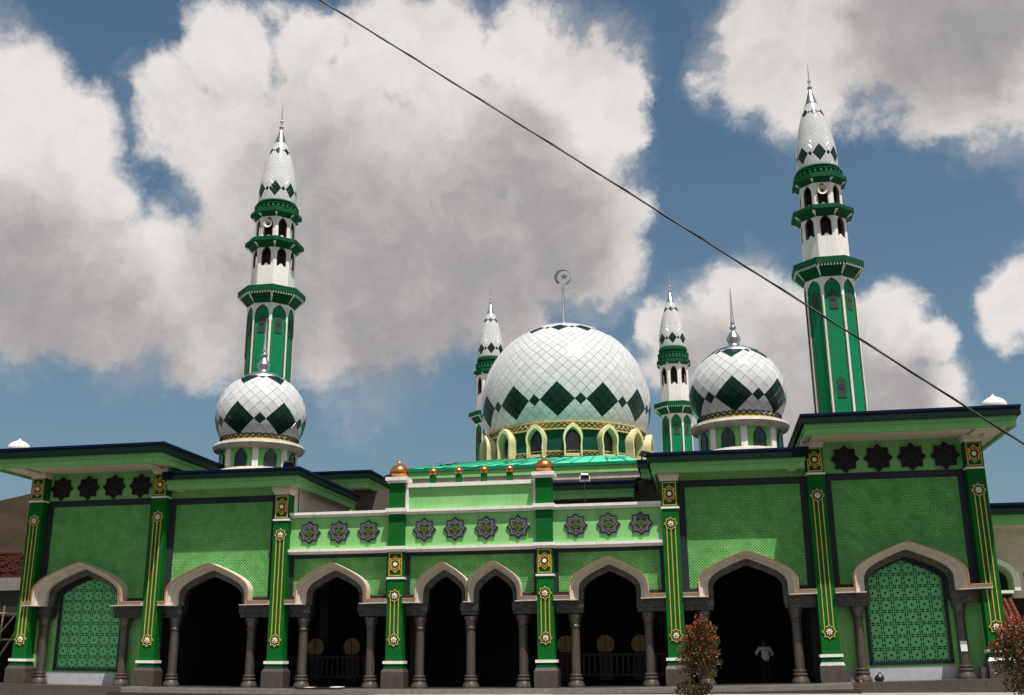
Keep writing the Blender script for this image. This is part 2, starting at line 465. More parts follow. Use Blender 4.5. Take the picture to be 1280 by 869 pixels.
TS = 0.50
panel_mesh = grid_tile(panel_solid, TS, 22, .035, 'tile').build('relief_tile', mesh_only=True)
lat_mesh = {}

def star_plaque(x, z, y, coloured, r=.50):
    b = MB()
    z += sag(x, z)
    if coloured:
        b.prism(star8(r, x, z), y - .06, y, 'slg')
        star_ring(b, r * .93, r * .05, x, z, y - .075, y - .06, 'slg')
        star_ring(b, r * .80, r * .10, x, z, y - .085, y - .06, 'slr')
        star_ring(b, r * .60, r * .06, x, z, y - .08, y - .06, 'slr')
        for k in range(4):
            a = k * PI / 2; cx, cz = x + .40 * r * math.cos(a), z + .40 * r * math.sin(a); q = r * .16
            b.prism([(cx - q, cz), (cx, cz - q), (cx + q, cz), (cx, cz + q)], y - .095, y - .06, 'stb')
        b.prism(star8(r * .40, x, z, .6, PI / 4), y - .09, y - .06, 'stg')
        b.prism(star8(r * .11, x, z), y - .10, y - .06, 'str')
        return b.build('star_plaque', mosque)
    b.prism(star8(r, x, z), y - .02, y, 'black')
    star_ring(b, r, r * .09, x, z, y - .09, y, 'dstar')
    star_ring(b, r * .86, r * .05, x, z, y - .05, y - .02, 'dstar2')
    star_ring(b, r * .62, r * .05, x, z, y - .05, y - .02, 'dstar2')
    for k in range(8):
        a = k * PI / 4 + PI / 8
        b.tube([(x, y - .035, z), (x + r * .76 * math.cos(a), y - .035, z + r * .76 * math.sin(a))], .012, 'dstar2', 4)
    return b.build('star_plaque', mosque)

def marble_and_trim(b):
    L_, R_ = PXC[b['i']] + HW, PXC[b['i'] + 1] - HW
    yf = b['yf']; arches = b['a']; outer_bay = b['i'] in (0, 6)
    if b['i'] == 0: L_ = PXC[0] - .02
    if b['i'] == 6: R_ = PXC[7] + .02
    mid = (arches[0][0] + arches[-1][0]) / 2
    t = MB(); mb = MB()
    for j, (cx, hw) in enumerate(arches):
        tw = .19 * hw + .02
        lo, hi = (-99, 99)
        if len(arches) == 2: lo, hi = ((-99, mid) if j == 0 else (mid, 99))
        O = arch(cx, hw, ZS, b['za'])
        def cv(tt, dz=0.29): return clipx(arch(cx, hw - tw * tt, ZS, b['za'] - dz * tt), lo, hi)
        sect = [(0, YW + .02, 'trim'), (0, yf + .05, 'trim'), (0, yf, 'brown'), (.08, yf, 'brown'), (.10, yf + .06, 'trim'), (.20, yf + .08, 'trim'), (.24, yf + .17, 'trim'), (.46, yf + .24, 'trim'), (.50, yf + .31, 'trim'), (.90, yf + .50, 'trim'), (.94, yf + .52, 'trim'), (1.0, yf + .52, 'trim'), (1.0, YW + .10, 'trim')]
        for (t0, y0, mt), (t1, y1, _) in zip(sect[0:], sect[1:]):
            if (t0, y0) == (0, yf + .05): mt = 'brown'
            t.strip(cv(t0), cv(t1), y0, y1, mt, flip=True)
        # leg ends
        for sgn in (-1, 1):
            xa = min(max(cx + sgn * hw, lo), hi); xb = min(max(cx + sgn * (hw - tw), lo), hi)
            t.box(min(xa, xb), max(xa, xb), yf, YW + .1, ZS - .03, ZS, 'trim', 0)
        # carved marble: face and soffit
        A = cv(1.0); B = clipx(arch(cx, (hw - tw) - .20, ZS - .02, b['za'] - .29 - .26), lo, hi)
        mb.strip(A, B, YW - .02, YW + .10, 'marble', flip=True)
        mb.strip(B, B, YW + .10, YW + .48, 'marble', flip=True)
        mb.strip(B, A, YW + .48, YW + .48, 'marble', flip=True)
    # impost mouldings from the arch feet to the pillars
    def impost(x0, x1):
        t.box(x0, x1, yf, YW + .05, ZS + .13, ZS + .17, 'brown'); t.box(x0, x1, yf + .04, YW + .05, ZS - .02, ZS + .13, 'trim')
    (c0, h0), (c1, h1) = arches[0], arches[-1]
    impost(L_, c0 - h0 + .04); impost(c1 + h1 - .04, R_)
    tw = .19 * h0 + .02
    def block(x0, x1):
        ya, yb = YW - .12, YW + .48
        mb.box(x0, x1, ya, yb, 2.98, ZS - .03, 'marble'); mb.box(x0 + .04, x1 - .04, ya + .05, yb - .03, 2.82, 2.98, 'marble')
    bl, br = PXC[b['i']] + HW, PXC[b['i'] + 1] - HW
    block(bl, c0 - h0 + tw + .20); block(c1 + h1 - tw - .20, br)
    if len(arches) == 2: block(mid - .38, mid + .38)
    t.build('arch_trim', mosque, warp=True, smooth=30)
    mb.build('marble_arch', mosque, warp=True, smooth=30)

def wall_with_arches(b, x0, x1, z1, y0, y1, mt, back=None):
    # wall pieces above the arch curves: rect from ZS to z1 with the arches cut out
    w = MB(); arches = b['a']; xs = x0
    mid = (arches[0][0] + arches[-1][0]) / 2
    for j, (cx, hw) in enumerate(arches):
        lo, hi = (-99, 99)
        if len(arches) == 2: lo, hi = ((-99, mid) if j == 0 else (mid, 99))
        A = clipx(arch(cx, hw - .05, ZS, b['za'] - .05), lo, hi)
        xl = x0 if j == 0 else mid; xr = x1 if j == len(arches) - 1 else mid
        n = len(A); T = []
        for i, (x, z) in enumerate(A):
            if i == 0: T.append((xl, ZS))
            elif i == n - 1: T.append((xr, ZS))
            elif i < n // 2 and i < 5: T.append((xl, ZS + (z1 - ZS) * i / 4))
            elif i > n - 6: T.append((xr, ZS + (z1 - ZS) * (n - 1 - i) / 4))
            else: T.append((xl + (xr - xl) * (i - 4) / (n - 9), z1))
        for y, fl in ((y0, True), (y1, False)): w.strip(T, A, y, y, mt, flip=fl)
        w.strip(A, A, y0, y1, mt, flip=True)
    return w

def panel(b, ztop, zbot=3.62):
    L_, R_ = PXC[b['i']] + HW, PXC[b['i'] + 1] - HW
    fr = .27 if b['i'] not in (2, 3, 4) else .17
    bk = wall_with_arches(b, L_, R_, ztop, YW, YW + .2, 'tileback').build('lattice_panel', mosque, warp=True)
    # charcoal frame strips, each its own piece
    y0 = YW - .09
    spec = [(L_, R_, ztop - fr, ztop), (L_, L_ + fr, 3.5, ztop - fr), (R_ - fr, R_, 3.5, ztop - fr)]
    c0, h0 = b['a'][0]; c1, h1 = b['a'][-1]
    if c0 - h0 - L_ - fr > .05: spec.append((L_ + fr, c0 - h0 + .02, 3.5, 3.5 + .16))
    if R_ - fr - c1 - h1 > .05: spec.append((c1 + h1 - .02, R_ - fr, 3.5, 3.5 + .16))
    for (a, c, d, e) in spec:
        MB().box(a, c, y0, YW + .01, d, e, 'frame').build('frame_strip', bk, warp=True)
    # relief tiles
    x0, x1, z0, z1 = L_ + fr, R_ - fr, 3.60, ztop - fr
    nx = int((x1 - x0) / TS) + 1; nz = int((z1 - z0) / TS) + 1
    ox = (x0 + x1) / 2 - nx * TS / 2
    for i in range(nx):
        for k in range(nz):
            cx, cz = ox + (i + .5) * TS, z1 - (k + .5) * TS
            corners = [(cx + sx * TS / 2, cz + sz * TS / 2) for sx in (-1, -.5, 0, .5, 1) for sz in (-1, -.5, 0, .5, 1)]
            cut = any(x < x0 or x > x1 or z < z0 or inside_arch(x, z, b) for x, z in corners)
            me = panel_mesh
            if cut:
                q = grid_tile(panel_solid, TS, 22, .035, 'tile', keep=lambda u, v: x0 < cx + u < x1 and z0 < cz + v and not inside_arch(cx + u, cz + v, b, -.03))
                if q is None: continue
                me = q.build('relief_tile', mesh_only=True)
            link('relief_tile', me, bk, (cx, YW - .037, cz + sag(cx, cz)))

def pillar(x, kind):
    yb = YW + .05
    top = {'tall': 9.06, 'mid': 7.93, 'low': 8.25}[kind]
    b = MB(); b.box(x - HW, x + HW, 0, yb, .72, top, 'green', 0)
    P = b.build('pillar', mosque, warp=True)
    q = MB(); q.box(x - .475, x + .475, -.15, yb + .1, -.02, .62, 'granite', 0); q.frust(x, yb / 2 - .03, .62, .74, .475, .39, .41, .32, 'granite')
    Z = .30
    for sx in (-.235, .235):
        q.prism([(x + sx - .17, Z), (x + sx, Z - .23), (x + sx + .17, Z), (x + sx, Z + .23)], -.156, -.15, 'granite2')
    q.build('plinth', P, warp=True)
    q = MB(); q.box(x - .40, x + .40, -.05, yb, .74, .84, 'mledge', 0); q.build('pillar_foot', P, warp=True)
    q = MB(); q.box(x - .43, x + .43, -.08, yb, .93, 1.04, 'white', 0); q.build('white_band', P, warp=True)
    zb = {'tall': (7.97, 8.05), 'mid': (6.80, 6.88), 'low': (4.27, 4.35)}[kind]
    q = MB(); q.box(x - .37, x + .37, -.045, yb, zb[0], zb[1], 'white', 0); q.build('white_band', P, warp=True)
    # star box
    a = zb[1] + .045; c = a + .95; w = .28
    q = MB()
    for (x0, x1, z0, z1) in ((-w, -w + .035, a, c), (w - .035, w, a, c), (-w + .035, w - .035, a, a + .035), (-w + .035, w - .035, c - .035, c)):
        q.box(x + x0, x + x1, -.03, .002, z0, z1, 'gold', 0)
    q.build('gold_frame', P, warp=True)
    zc = (a + c) / 2 + sag(x, (a + c) / 2)
    q = MB(); star_ring(q, .26, .05, x, zc, -.04, .002, 'orange', .70)
    for s in (-1, 1):
        q.prism([(x - .13, zc + s * .23), (x, zc + s * .36), (x + .13, zc + s * .23), (x + .13 - .04, zc + s * .22), (x, zc + s * .31), (x - .09, zc + s * .22)][::-s], -.035, .002, 'gold')
        q.box(x - .245, x - .13, -.03, .002, zc + s * .22 - .015, zc + s * .22 + .015, 'orange', 0); q.box(x + .13, x + .245, -.03, .002, zc + s * .22 - .015, zc + s * .22 + .015, 'orange', 0)
        q.box(x + s * .19 - .014, x + s * .19 + .014, -.03, .002, zc - .2, zc + .2, 'orange', 0)
    q.build('star_ornament', P)
    q = MB(); q.prism(star8(.095, x, zc, .8), -.06, .002, 'paper'); q.build('white_boss', P)
    # rosettes and gold lines
    zt = {'tall': 7.13, 'mid': 6.2, 'low': 3.60}[kind]; zl = 1.87
    for z in (zt, zl):
        zz = z + sag(x, z)
        q = MB(); star_ring(q, .28, .045, x, zz, -.04, .002, 'gold', .74); q.build('rosette', P)
        q = MB(); q.prism(star8(.15, x, zz, .5), -.05, .002, 'paper'); q.prism(star8(.07, x, zz, .5), -.065, -.05, 'orange'); q.build('white_boss', P)
    for dx in (-.17, 0, .17):
        q = MB(); q.box(x + dx - .017, x + dx + .017, -.03, .002, zl + (.22 if dx else .26), zt - (.22 if dx else .26), 'gold', 0); q.build('gold_line', P, warp=True)
    if kind != 'low':
        q = MB(); h = .38 if kind == 'tall' else .36
        q.box(x - .36, x + .36, -.05, yb, top, top + .07, 'white', 0); q.frust(x, yb / 2 - .06, top + .07, top + .20, .36, .34, .43, .40, 'cream'); q.box(x - .43, x + .43, yb / 2 - .46, yb / 2 + .4, top + .20, top + h + .14, 'cream', 0)
        q.build('capital', P)
    else:
        q = MB(); q.box(x - .40, x + .40, -.10, yb + .1, top, top + .09, 'white', 0); q.box(x - .47, x + .47, -.17, yb + .17, top + .09, top + .24, 'white', 0); q.build('capital', P)
        for z0, z1 in ((5.38, 5.58), (6.93, 7.15)):
            q = MB(); q.box(x - .41, x + .41, -.10, yb, z0, z0 + .09, 'white', 0); q.box(x - .45, x + .45, -.15, yb, z0 + .09, z1 + .02, 'white', 0); q.build('white_band', P, warp=True)
    return P

def column(x, z0):
    prof = [(.345, 0), (.345, .05), (.33, .10), (.27, .22), (.25, .26), (.285, .29), (.285, .33), (.24, .36), (.23, .40), (.26, .43), (.26, .46), (.21, .49)]
    b = MB(); b.lathe([(r, z) for r, z in prof], 20, 'granite'); P = b.build('column', mosque, smooth=35); P.location = (x, .72, z0)
    q = MB(); q.lathe([(.195, .492), (.19, 2.30)], 20, 'granite'); q.build('shaft', P, smooth=35)
    q = MB(); q.lathe([(.20, 2.302), (.23, 2.32), (.23, 2.37), (.20, 2.40), (.205, 2.46), (.27, 2.66), (.29, 2.68), (.29, 2.82 - z0 * 0)], 20, 'granite'); q.build('column_capital', P, smooth=35)
    return P

KIND = ['tall', 'tall', 'mid', 'low', 'low', 'mid', 'tall', 'tall']
PILLARS = [pillar(x, k) for x, k in zip(PXC, KIND)]
COLX = [-19.28, -15.42, -13.08, -9.55, -7.22, -4.24, -2.13, .04, 2.24, 4.37, 7.36, 9.55, 13.12, 15.47, 19.24]
for x in COLX: column(x, sag(x, 0))
for b in BAYS: marble_and_trim(b)
for b in BAYS:
    panel(b, {0: 8.05, 1: 7.98, 2: 5.40, 3: 5.40, 4: 5.40, 5: 7.98, 6: 8.05}[b['i']])

def B(name, *a, parent=None, warp=True, **k):
    q = MB(); q.box(*a, **k); return q.build(name, parent or mosque, warp=warp)
# frieze walls over the panels
for i in (0, 6): B('frieze_wall', PXC[i] + HW, PXC[i + 1] - HW, YW - .03, YW + .2, 8.052, 9.608, 'lgreen')
for i in (1, 5): B('frieze_wall', PXC[i] + HW, PXC[i + 1] - HW, YW - .03, YW + .2, 7.982, 8.60, 'lgreen')
for x in (-19.0, -17.69, -16.42, -15.12): star_plaque(x, 8.62, YW - .03, False, .55)
for x in (15.52, 16.81, 18.09, 19.37): star_plaque(x, 8.62, YW - .03, False, .57)
# parapet over bays 3-5
for i in (2, 3, 4):
    x0, x1 = PXC[i] + HW, PXC[i + 1] - HW
    B('parapet_wall', x0, x1, .26, YW + .25, 5.55, 6.95, 'lgreen')
    for z0, z1 in ((5.38, 5.58), (6.93, 7.13)):
        q = MB(); q.box(x0, x1, .16, YW + .3, z0, z0 + .09, 'white'); q.box(x0, x1, .06, YW + .3, z0 + .09, z1, 'white'); q.build('white_band', mosque, warp=True)
B('parapet_wall', PXC[3] + HW, PXC[4] - HW, .28, YW + .2, 7.13, 8.06, 'lgreen')
q = MB(); q.box(PXC[3] + HW, PXC[4] - HW, .14, YW + .25, 8.06, 8.21, 'white'); q.build('white_band', mosque, warp=True)
for x in (PXC[3] + HW + .06, PXC[4] - HW - .06): B('white_stile', x - .06, x + .06, .16, .28, 7.13, 8.06, 'white')
for x in (-6.95, -5.64, -4.32): star_plaque(x, 6.28, .26, True, .50)
for x in (-1.87, -.54, .80, 2.15): star_plaque(x, 6.28, .26, True, .51)
for x in (4.56, 5.91, 7.24): star_plaque(x, 6.28, .26, True, .50)
# gilt domes
def gilt(x, y, z, r, h, name='gilt_finial', parent=None):
    prof = [(.62, 0), (.70, .02), (.70, .07), (.84, .12), (.97, .22), (1, .34), (.95, .46), (.80, .58), (.55, .68), (.30, .76), (.14, .83), (.07, .9), (0, 1.0)]
    b = MB(); b.lathe([(r * a, z + h * c) for a, c in prof], 24, 'copper', x, y)
    return b.build(name, parent or mosque, smooth=60)
gilt(-3.03, .30, 8.49, .42, .80); gilt(3.28, .30, 8.49, .41, .78)
for x in (-1.56, -.43, .67, 1.78):
    p = B('parapet_post', x - .12, x + .12, .28, .50, 8.21, 8.58, 'green'); gilt(x, .39, 8.58, .20, .42, parent=p)

# floor, steps and interior
q = MB(); q.box(-13.6, 13.9, -.55, 13.2, -.60, -.012, 'floor'); fl = q.build('floor', warp=True); reg(fl, kind='structure')
q = MB(); q.box(-14.55, 14.85, -.75, -.552, -.60, -.03, 'kerbstone'); q.box(-14.4, 14.9, -.552, .4, -.60, -.016, 'kerbstone')
pf = q.build('front_step', warp=True); reg(pf, kind='structure')
q = MB(); q.box(-14.9, 15.1, -1.25, -.754, -.60, -.23, 'darkstep'); reg(q.build('lower_step', warp=True), kind='structure')
for x0, x1 in ((-21.1, -14.56), (14.86, 21.6)):
    q = MB(); q.box(x0, x1, -.45, 1.3, -.60, -.014, 'granite'); reg(q.build('side_step', warp=True), kind='structure')
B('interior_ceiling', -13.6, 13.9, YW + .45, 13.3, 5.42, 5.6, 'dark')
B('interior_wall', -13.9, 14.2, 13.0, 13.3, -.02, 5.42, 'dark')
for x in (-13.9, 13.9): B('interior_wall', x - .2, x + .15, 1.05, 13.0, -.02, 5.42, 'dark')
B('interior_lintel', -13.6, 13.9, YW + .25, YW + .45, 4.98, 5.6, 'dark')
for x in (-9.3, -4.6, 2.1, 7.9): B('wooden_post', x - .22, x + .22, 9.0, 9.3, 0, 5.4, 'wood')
# bay 1 and bay 7 back walls with lattice windows
def blind_bay(i, gx0, gx1, z0, zs, za):
    x0, x1 = PXC[i] + .1, PXC[i + 1] - .1
    yw = 1.04
    zt = 5.5
    A = [(gx0, z0), (gx0, (z0 + zs) / 2), (gx0, zs)]
    cx = (gx0 + gx1) / 2; hw = (gx1 - gx0) / 2
    A += [(cx - hw * .72, zs + (za - zs) * .38), (cx - hw * .38, zs + (za - zs) * .70), (cx, za)]
    A += [(2 * cx - x, z) for x, z in A[-2::-1]]
    T = [(x0, z0), (x0, 2.5), (x0, zt), (x0 + (cx - x0) * .33, zt), (x0 + (cx - x0) * .66, zt), (cx, zt)]
    T += [(2 * cx - x if x != x0 else x1, z) for x, z in T[-2::-1]]
    w = MB(); w.strip(T, A, yw, yw, 'lgreen', flip=True); w.strip(A, A, yw, yw + .2, 'lgreen', flip=True)
    w.box(x0, x1, yw, yw + .25, .46, z0, 'lgreen'); w.build('niche_wall', mosque, warp=True)
    B('white_skirting', x0, x1, yw - .03, yw + .2, -.02, .46, 'skirt')
    for xx in (x0, x1): B('niche_side', xx - .05, xx + .05, YW + .1, yw + .2, -.02, 5.6, 'lgreen')
    B('niche_ceiling', x0, x1, YW + .2, yw + .25, 5.5, 5.7, 'lgreen')
    # charcoal window frame
    fw_ = .13
    Bc = [(cx + (x - cx) * (1 - fw_ / hw), z if k not in (0, len(A) - 1) else z + fw_) for k, (x, z) in enumerate(A)]
    Bc = [(x, z - (.12 if 0 < k < len(A) - 1 and z >= zs else 0)) for k, (x, z) in enumerate(Bc)]
    f = MB(); f.strip(A, Bc, yw - .05, yw - .05, 'frame', flip=True); f.strip(A, A, yw + .02, yw - .05, 'frame', flip=True); f.strip(Bc, Bc, yw - .05, yw + .03, 'frame', flip=True)
    f.box(gx0, gx1, yw - .05, yw + .02, z0, z0 + fw_, 'frame')
    W = f.build('lattice_window', mosque, warp=True)
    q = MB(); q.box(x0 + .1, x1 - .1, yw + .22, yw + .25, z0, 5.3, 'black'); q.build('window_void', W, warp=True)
    s = (gx1 - gx0 - 2 * fw_) / 6
    if s not in lat_mesh: lat_mesh[s] = grid_tile(lattice_solid, s, 22, .03, 'lattice').build('lattice_tile', mesh_only=True)
    def infr(x, z):
        if not (gx0 + fw_ * .5 < x < gx1 - fw_ * .5 and z > z0): return False
        pts = Bc[2:-2]
        for (a0, b0), (a1, b1) in zip(pts, pts[1:]):
            if a0 <= x <= a1: return z < b0 + (b1 - b0) * (x - a0) / (a1 - a0 + 1e-9) + .06
        return True
    for r in range(9):
        for c in range(6):
            X = gx0 + fw_ + (c + .5) * s; Z = z0 + fw_ + (r + .5) * s
            pts = [(X + a * s / 2, Z + d * s / 2) for a in (-1, 0, 1) for d in (-1, 0, 1)]
            n = sum(infr(*p) for p in pts)
            if n == 0: continue
            me = lat_mesh[s]
            if n < 9:
                t = grid_tile(lattice_solid, s, 22, .03, 'lattice', keep=lambda u, v: infr(X + u, Z + v))
                if t is None: continue
                me = t.build('lattice_tile', mesh_only=True)
            link('lattice_tile', me, W, (X, yw + .03, Z + sag(X, Z)))
blind_bay(0, -18.88, -15.72, .54, 3.98, 4.72)
blind_bay(6, 15.80, 18.92, .56, 3.98, 4.70)
# solid masses of the wings behind the facade
B('wing_wall', -20.2, -13.9, 1.3, 12, -.3, 9.60, 'lgreen', warp=False)
B('wing_wall', 14.1, 20.65, 1.3, 12, -.3, 9.35, 'lgreen', warp=False)
for x0, x1 in ((-20.2, PXC[0] + HW), (PXC[7] - HW, 20.62)): B('wing_wall', x0, x1, YW + .06, 1.3, -.1, 9.35, 'lgreen', warp=False)
B('wing_wall', -13.88, -7.84, YW + .5, 9.5, 5.62, 8.42, 'cream', warp=False)
B('wing_wall', 8.10, 14.08, YW + .5, 9.5, 5.62, 8.42, 'cream', warp=False)
for x0, x1, z in ((PXC[1] - HW, PXC[1] + HW, 9.2), (PXC[6] - HW, PXC[6] + HW, 9.2), (PXC[2] - HW, PXC[2] + HW, 8.3), (PXC[5] - HW, PXC[5] + HW, 8.3)):
    B('pier', x0, x1, YW + .06, YW + .6, 5.6, z, 'cream', warp=False)

# roofs
def roof(x0, x1, y0, y1, zb, zm, zt, soffit, beams=(), beam_top=None):
    r = MB(); r.box(x0 + .12, x1 - .12, y0 + .12, y1 - .12, zm + .06, zt - .02, 'navy', 0)
    P = r.build('roof', mosque)
    t = .10
    def ring(a, z0, z1, mt, nm, th=t):
        for (c, d, e, f) in ((x0 + a, x1 - a, y0 + a, y0 + a + th), (x0 + a, x1 - a, y1 - a - th, y1 - a), (x0 + a, x0 + a + th, y0 + a + th, y1 - a - th), (x1 - a - th, x1 - a, y0 + a + th, y1 - a - th)):
            q = MB(); q.box(c, d, e, f, z0, z1, mt, 0); q.build(nm, P)
    ring(.0, zt - .09, zt, 'blue', 'gutter_edge', .14)
    ring(.03, zm, zt - .09, 'navy', 'dark_fascia', .12)
    ring(.16, zb + (zm - zb) * .62, zm, 'egreen', 'upper_fascia', .1)
    ring(.20, zb, zb + (zm - zb) * .62, 'egreen', 'green_fascia', .12)
    q = MB(); q.box(x0 + .3, x1 - .3, y0 + .3, y1 - .3, zb + .10, zb + .16, 'cream', 0); q.build('soffit', P)
    for bx in beams:
        q = MB(); q.box(bx - .17, bx + .17, y0 + .33, 1.2, zb + .015, zb + .098, 'cream', 0); q.build('beam', P)
    q = MB(); q.box(x0 + .33, x1 - .33, y0 + .33, y0 + .5, zb + .03, zb + .097, 'cream', 0); q.build('beam', P)
    return P
roof(-21.3, -12.83, -2.05, 12, 9.21, 9.65, 10.08, 0, (PXC[0], PXC[1]))
roof(13.67, 21.75, -2.05, 12, 9.23, 9.65, 10.03, 0, (PXC[6], PXC[7]))
roof(-13.6, -7.22, -.60, 7.9, 8.26, 8.68, 9.03, 0, (PXC[1] + .9, PXC[2] + .1))
roof(7.58, 14.05, -.60, 7.9, 8.20, 8.62, 9.01, 0, (PXC[5], PXC[6] - .9))
roof(-14.0, -6.75, 8.0, 26, 9.43, 9.92, 10.31, 0)
roof(6.72, 14.0, 8.0, 26, 9.40, 9.88, 10.28, 0)
roof(-1.5, 6.68, 8.3, 11.6, 8.55, 9.0, 9.36, 0)
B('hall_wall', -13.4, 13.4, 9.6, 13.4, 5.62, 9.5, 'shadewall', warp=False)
B('hall_wall', -13.4, 13.4, 13.4, 60, 0, 9.5, 'cream', warp=False)
B('hall_wall', -6.4, 6.4, 12.4, 58, 9.5, 10.3, 'cream', warp=False)
# turquoise skirt roof below the great dome
q = MB(); q.box(-6.75, 6.62, 12.0, 12.3, 10.08, 10.40, 'stone', 0); q.box(-6.78, 6.65, 11.93, 12.3, 10.40, 10.78, 'lgreen', 0); q.box(-6.85, 6.72, 11.85, 12.3, 10.78, 10.95, 'mgreen', 0); q.build('hall_cornice', mosque)
for s, x in ((-1, -6.7), (1, 6.57)):
    q = MB(); q.box(x - .1, x + .1, 12.3, 57, 10.1, 10.95, 'mgreen', 0); q.build('hall_cornice', mosque)
q = MB()
ring = [(0 + 6.35 * math.cos(R(-90 + 15 * k)), 35 + 6.35 * math.sin(R(-90 + 15 * k)), 15.05) for k in range(24)]
def sqpt(k):
    a = R(-90 + 15 * k); c, s = math.cos(a), math.sin(a); t = min(6.7 / max(abs(c), 1e-6), (23 if s < 0 else 22) / max(abs(s), 1e-6)); return (c * t, 35 + s * t, 10.95)
# hipped sheets: many strips so that each corrugated sheet edge is real
eave = [(-6.7, 11.95), (6.6, 11.95), (6.6, 57), (-6.7, 57)]
top = [(-4.8, 27.8), (4.8, 27.8), (6.2, 41), (-6.2, 41)]
vs = [(x, y, 10.95) for x, y in eave] + [(x, y, 14.2) for x, y in top]
q.add(vs, [(0, 1, 5, 4), (1, 2, 6, 5), (2, 3, 7, 6), (3, 0, 4, 7), (4, 5, 6, 7)], 'turq')
SK = q.build('skirt_roof', mosque)
def sk_pt(x, t, up_=.0): y = 11.95 + (27.8 - 11.95) * t; return (x, y, 10.95 + 3.25 * t + up_)
for k in range(13):
    x = -6.0 + k
    q = MB(); q.tube([sk_pt(x, 0, .02), sk_pt(x * .70, 1, .02)], .03, 'mgreen', 4); q.build('roof_batten', SK)
for x in (-5.2, -1.0, 1.6, 4.9):
    # flat dark eight point ornaments lying on the sheets
    b = MB(); n = 16; vs = []
    for rr in (.95, .62):
        for kk in range(16):
            a = PI * kk / 8; r_ = rr * (1 if kk % 2 == 0 else .6); dx, dt = r_ * math.cos(a), r_ * math.sin(a) / 4.0
            vs.append(sk_pt(x + dx, .42 + dt * .62, .10))
    fs = [(i, (i + 1) % n, n + (i + 1) % n, n + i) for i in range(n)] + [tuple(range(n, 2 * n))]
    b.add(vs, fs[:-1], 'dgreen'); vs2 = [sk_pt(x + .3 * math.cos(a * PI / 4), .42 + .05 * math.sin(a * PI / 4), .11) for a in range(8)]
    b.add(vs2, [tuple(range(8))], 'slr'); b.build('roof_ornament', SK)

# ------------------------------------------------------------------ domes
def diamond_dome(P, prof, n, zc_pattern, top_pattern, hratio=1.0, ph=0.0, thick=.03, parts=290, toward=None, gap=.056):
    """prof: list (r,z) from bottom to top. Tiles laid on a helical diamond grid."""
    L_ = [0]
    for (r0, z0), (r1, z1) in zip(prof, prof[1:]):
        L_.append(L_[-1] + math.hypot(r1 - r0, z1 - z0))
    def at(s):
        for i in range(len(L_) - 1):
            if s <= L_[i + 1]:
                t = (s - L_[i]) / (L_[i + 1] - L_[i]); a, b = prof[i], prof[i + 1]
                r, z = a[0] + (b[0] - a[0]) * t, a[1] + (b[1] - a[1]) * t
                d = math.hypot(b[0] - a[0], b[1] - a[1]); return r, z, ((b[1] - a[1]) / d, -(b[0] - a[0]) / d)
        return (*prof[-1], (0, 1))
    rows = [0.0]; s = 0
    while s < L_[-1]:
        r, z, _ = at(s); s += max(PI * r / n * hratio, .02)
        rows.append(min(s, L_[-1]))
        if r < prof[0][0] * .07: break
    rings = [at(s) for s in rows]; nr = len(rings)
    zs = [q[1] for q in rings]
    r0 = min(range(nr), key=lambda i: abs(zs[i] - zc_pattern)); rt_ = min(range(nr), key=lambda i: abs(zs[i] - top_pattern))
    if (rt_ - r0) % 2: rt_ -= 1
    def green(x2, r):     # x2 = 2*x in tile units
        for rc, ok in ((r0, True), (rt_, True)):
            dr = r - rc; dx2 = ((x2 - (r0 % 2 == 0) + 4) % 8) - 4
            if (dx2 + dr) % 2: return False
            a, b = (dx2 + dr) // 2, (dx2 - dr) // 2
            if abs(a) <= 1 and abs(b) <= 1: return True
            if dr == 0 and dx2 in (-4, 4): return True
        return False
    tiles = []
    for i in range(-1, nr - 1):
        for j in range(n):
            xo = .5 if i % 2 else 0.0
            c = i + 1
            if c >= nr: continue
            lo = max(i, 0); hi = min(i + 2, nr - 1)
            if lo == hi: continue
            def pt(row, x, push):
                r, z, (nr_, nz_) = rings[row]; a = ph + 2 * PI * x / n
                r += nr_ * push; z += nz_ * push
                return Vector((r * math.cos(a), r * math.sin(a), z))
            x = j + xo
            q = [(lo, x), (c, x + .5), (hi, x), (c, x - .5)]
            if i == -1: q = [(0, x - .5 + 0.0), (0, x + .5), (hi, x)] if c == 0 else q
            if hi == c: q = [(lo, x), (c, x + .5), (c, x - .5)]
            C = sum((pt(a, b, 0) for a, b in q), Vector()) / len(q)
            out = [pt(a, b, 0) for a, b in q]
            r_, z_, (nn, nz_) = rings[c]; ang = ph + 2 * PI * x / n; nv = Vector((nn * math.cos(ang), nn * math.sin(ang), nz_))
            inn = [p + (C - p) * gap + nv * thick for p in out]
            mid = C + nv * thick * 1.25
            k = len(q)
            vs = out + inn + [mid]
            fs = [(a, (a + 1) % k, k + (a + 1) % k, k + a) for a in range(k)] + [(k + a, k + (a + 1) % k, 2 * k) for a in range(k)]
            size = (out[1] - out[-1]).length
            score = 0
            if toward is not None: score = size * max(0.0, nv.dot(toward))
            tiles.append((score, vs, fs, 'gtile' if green(int(round(2 * x)), c) else 'wtile'))
    tiles.sort(key=lambda t: -t[0])
    for sc_, vs, fs, mt in tiles[:parts]:
        if sc_ <= 0: break
        b = MB(); b.add(vs, fs, mt); b.build('dome_tile', P)
    rest = [t for t in tiles[:parts] if t[0] <= 0] + tiles[parts:]
    b = MB()
    for _, vs, fs, mt in rest: b.add(vs, fs, mt)
    o = b.build('dome_tiles', P); reg(o, kind='stuff')
    b = MB(); b.lathe([(r - .012, z) for r, z in prof], 48, 'joint'); b.build('dome_shell', P, smooth='all')

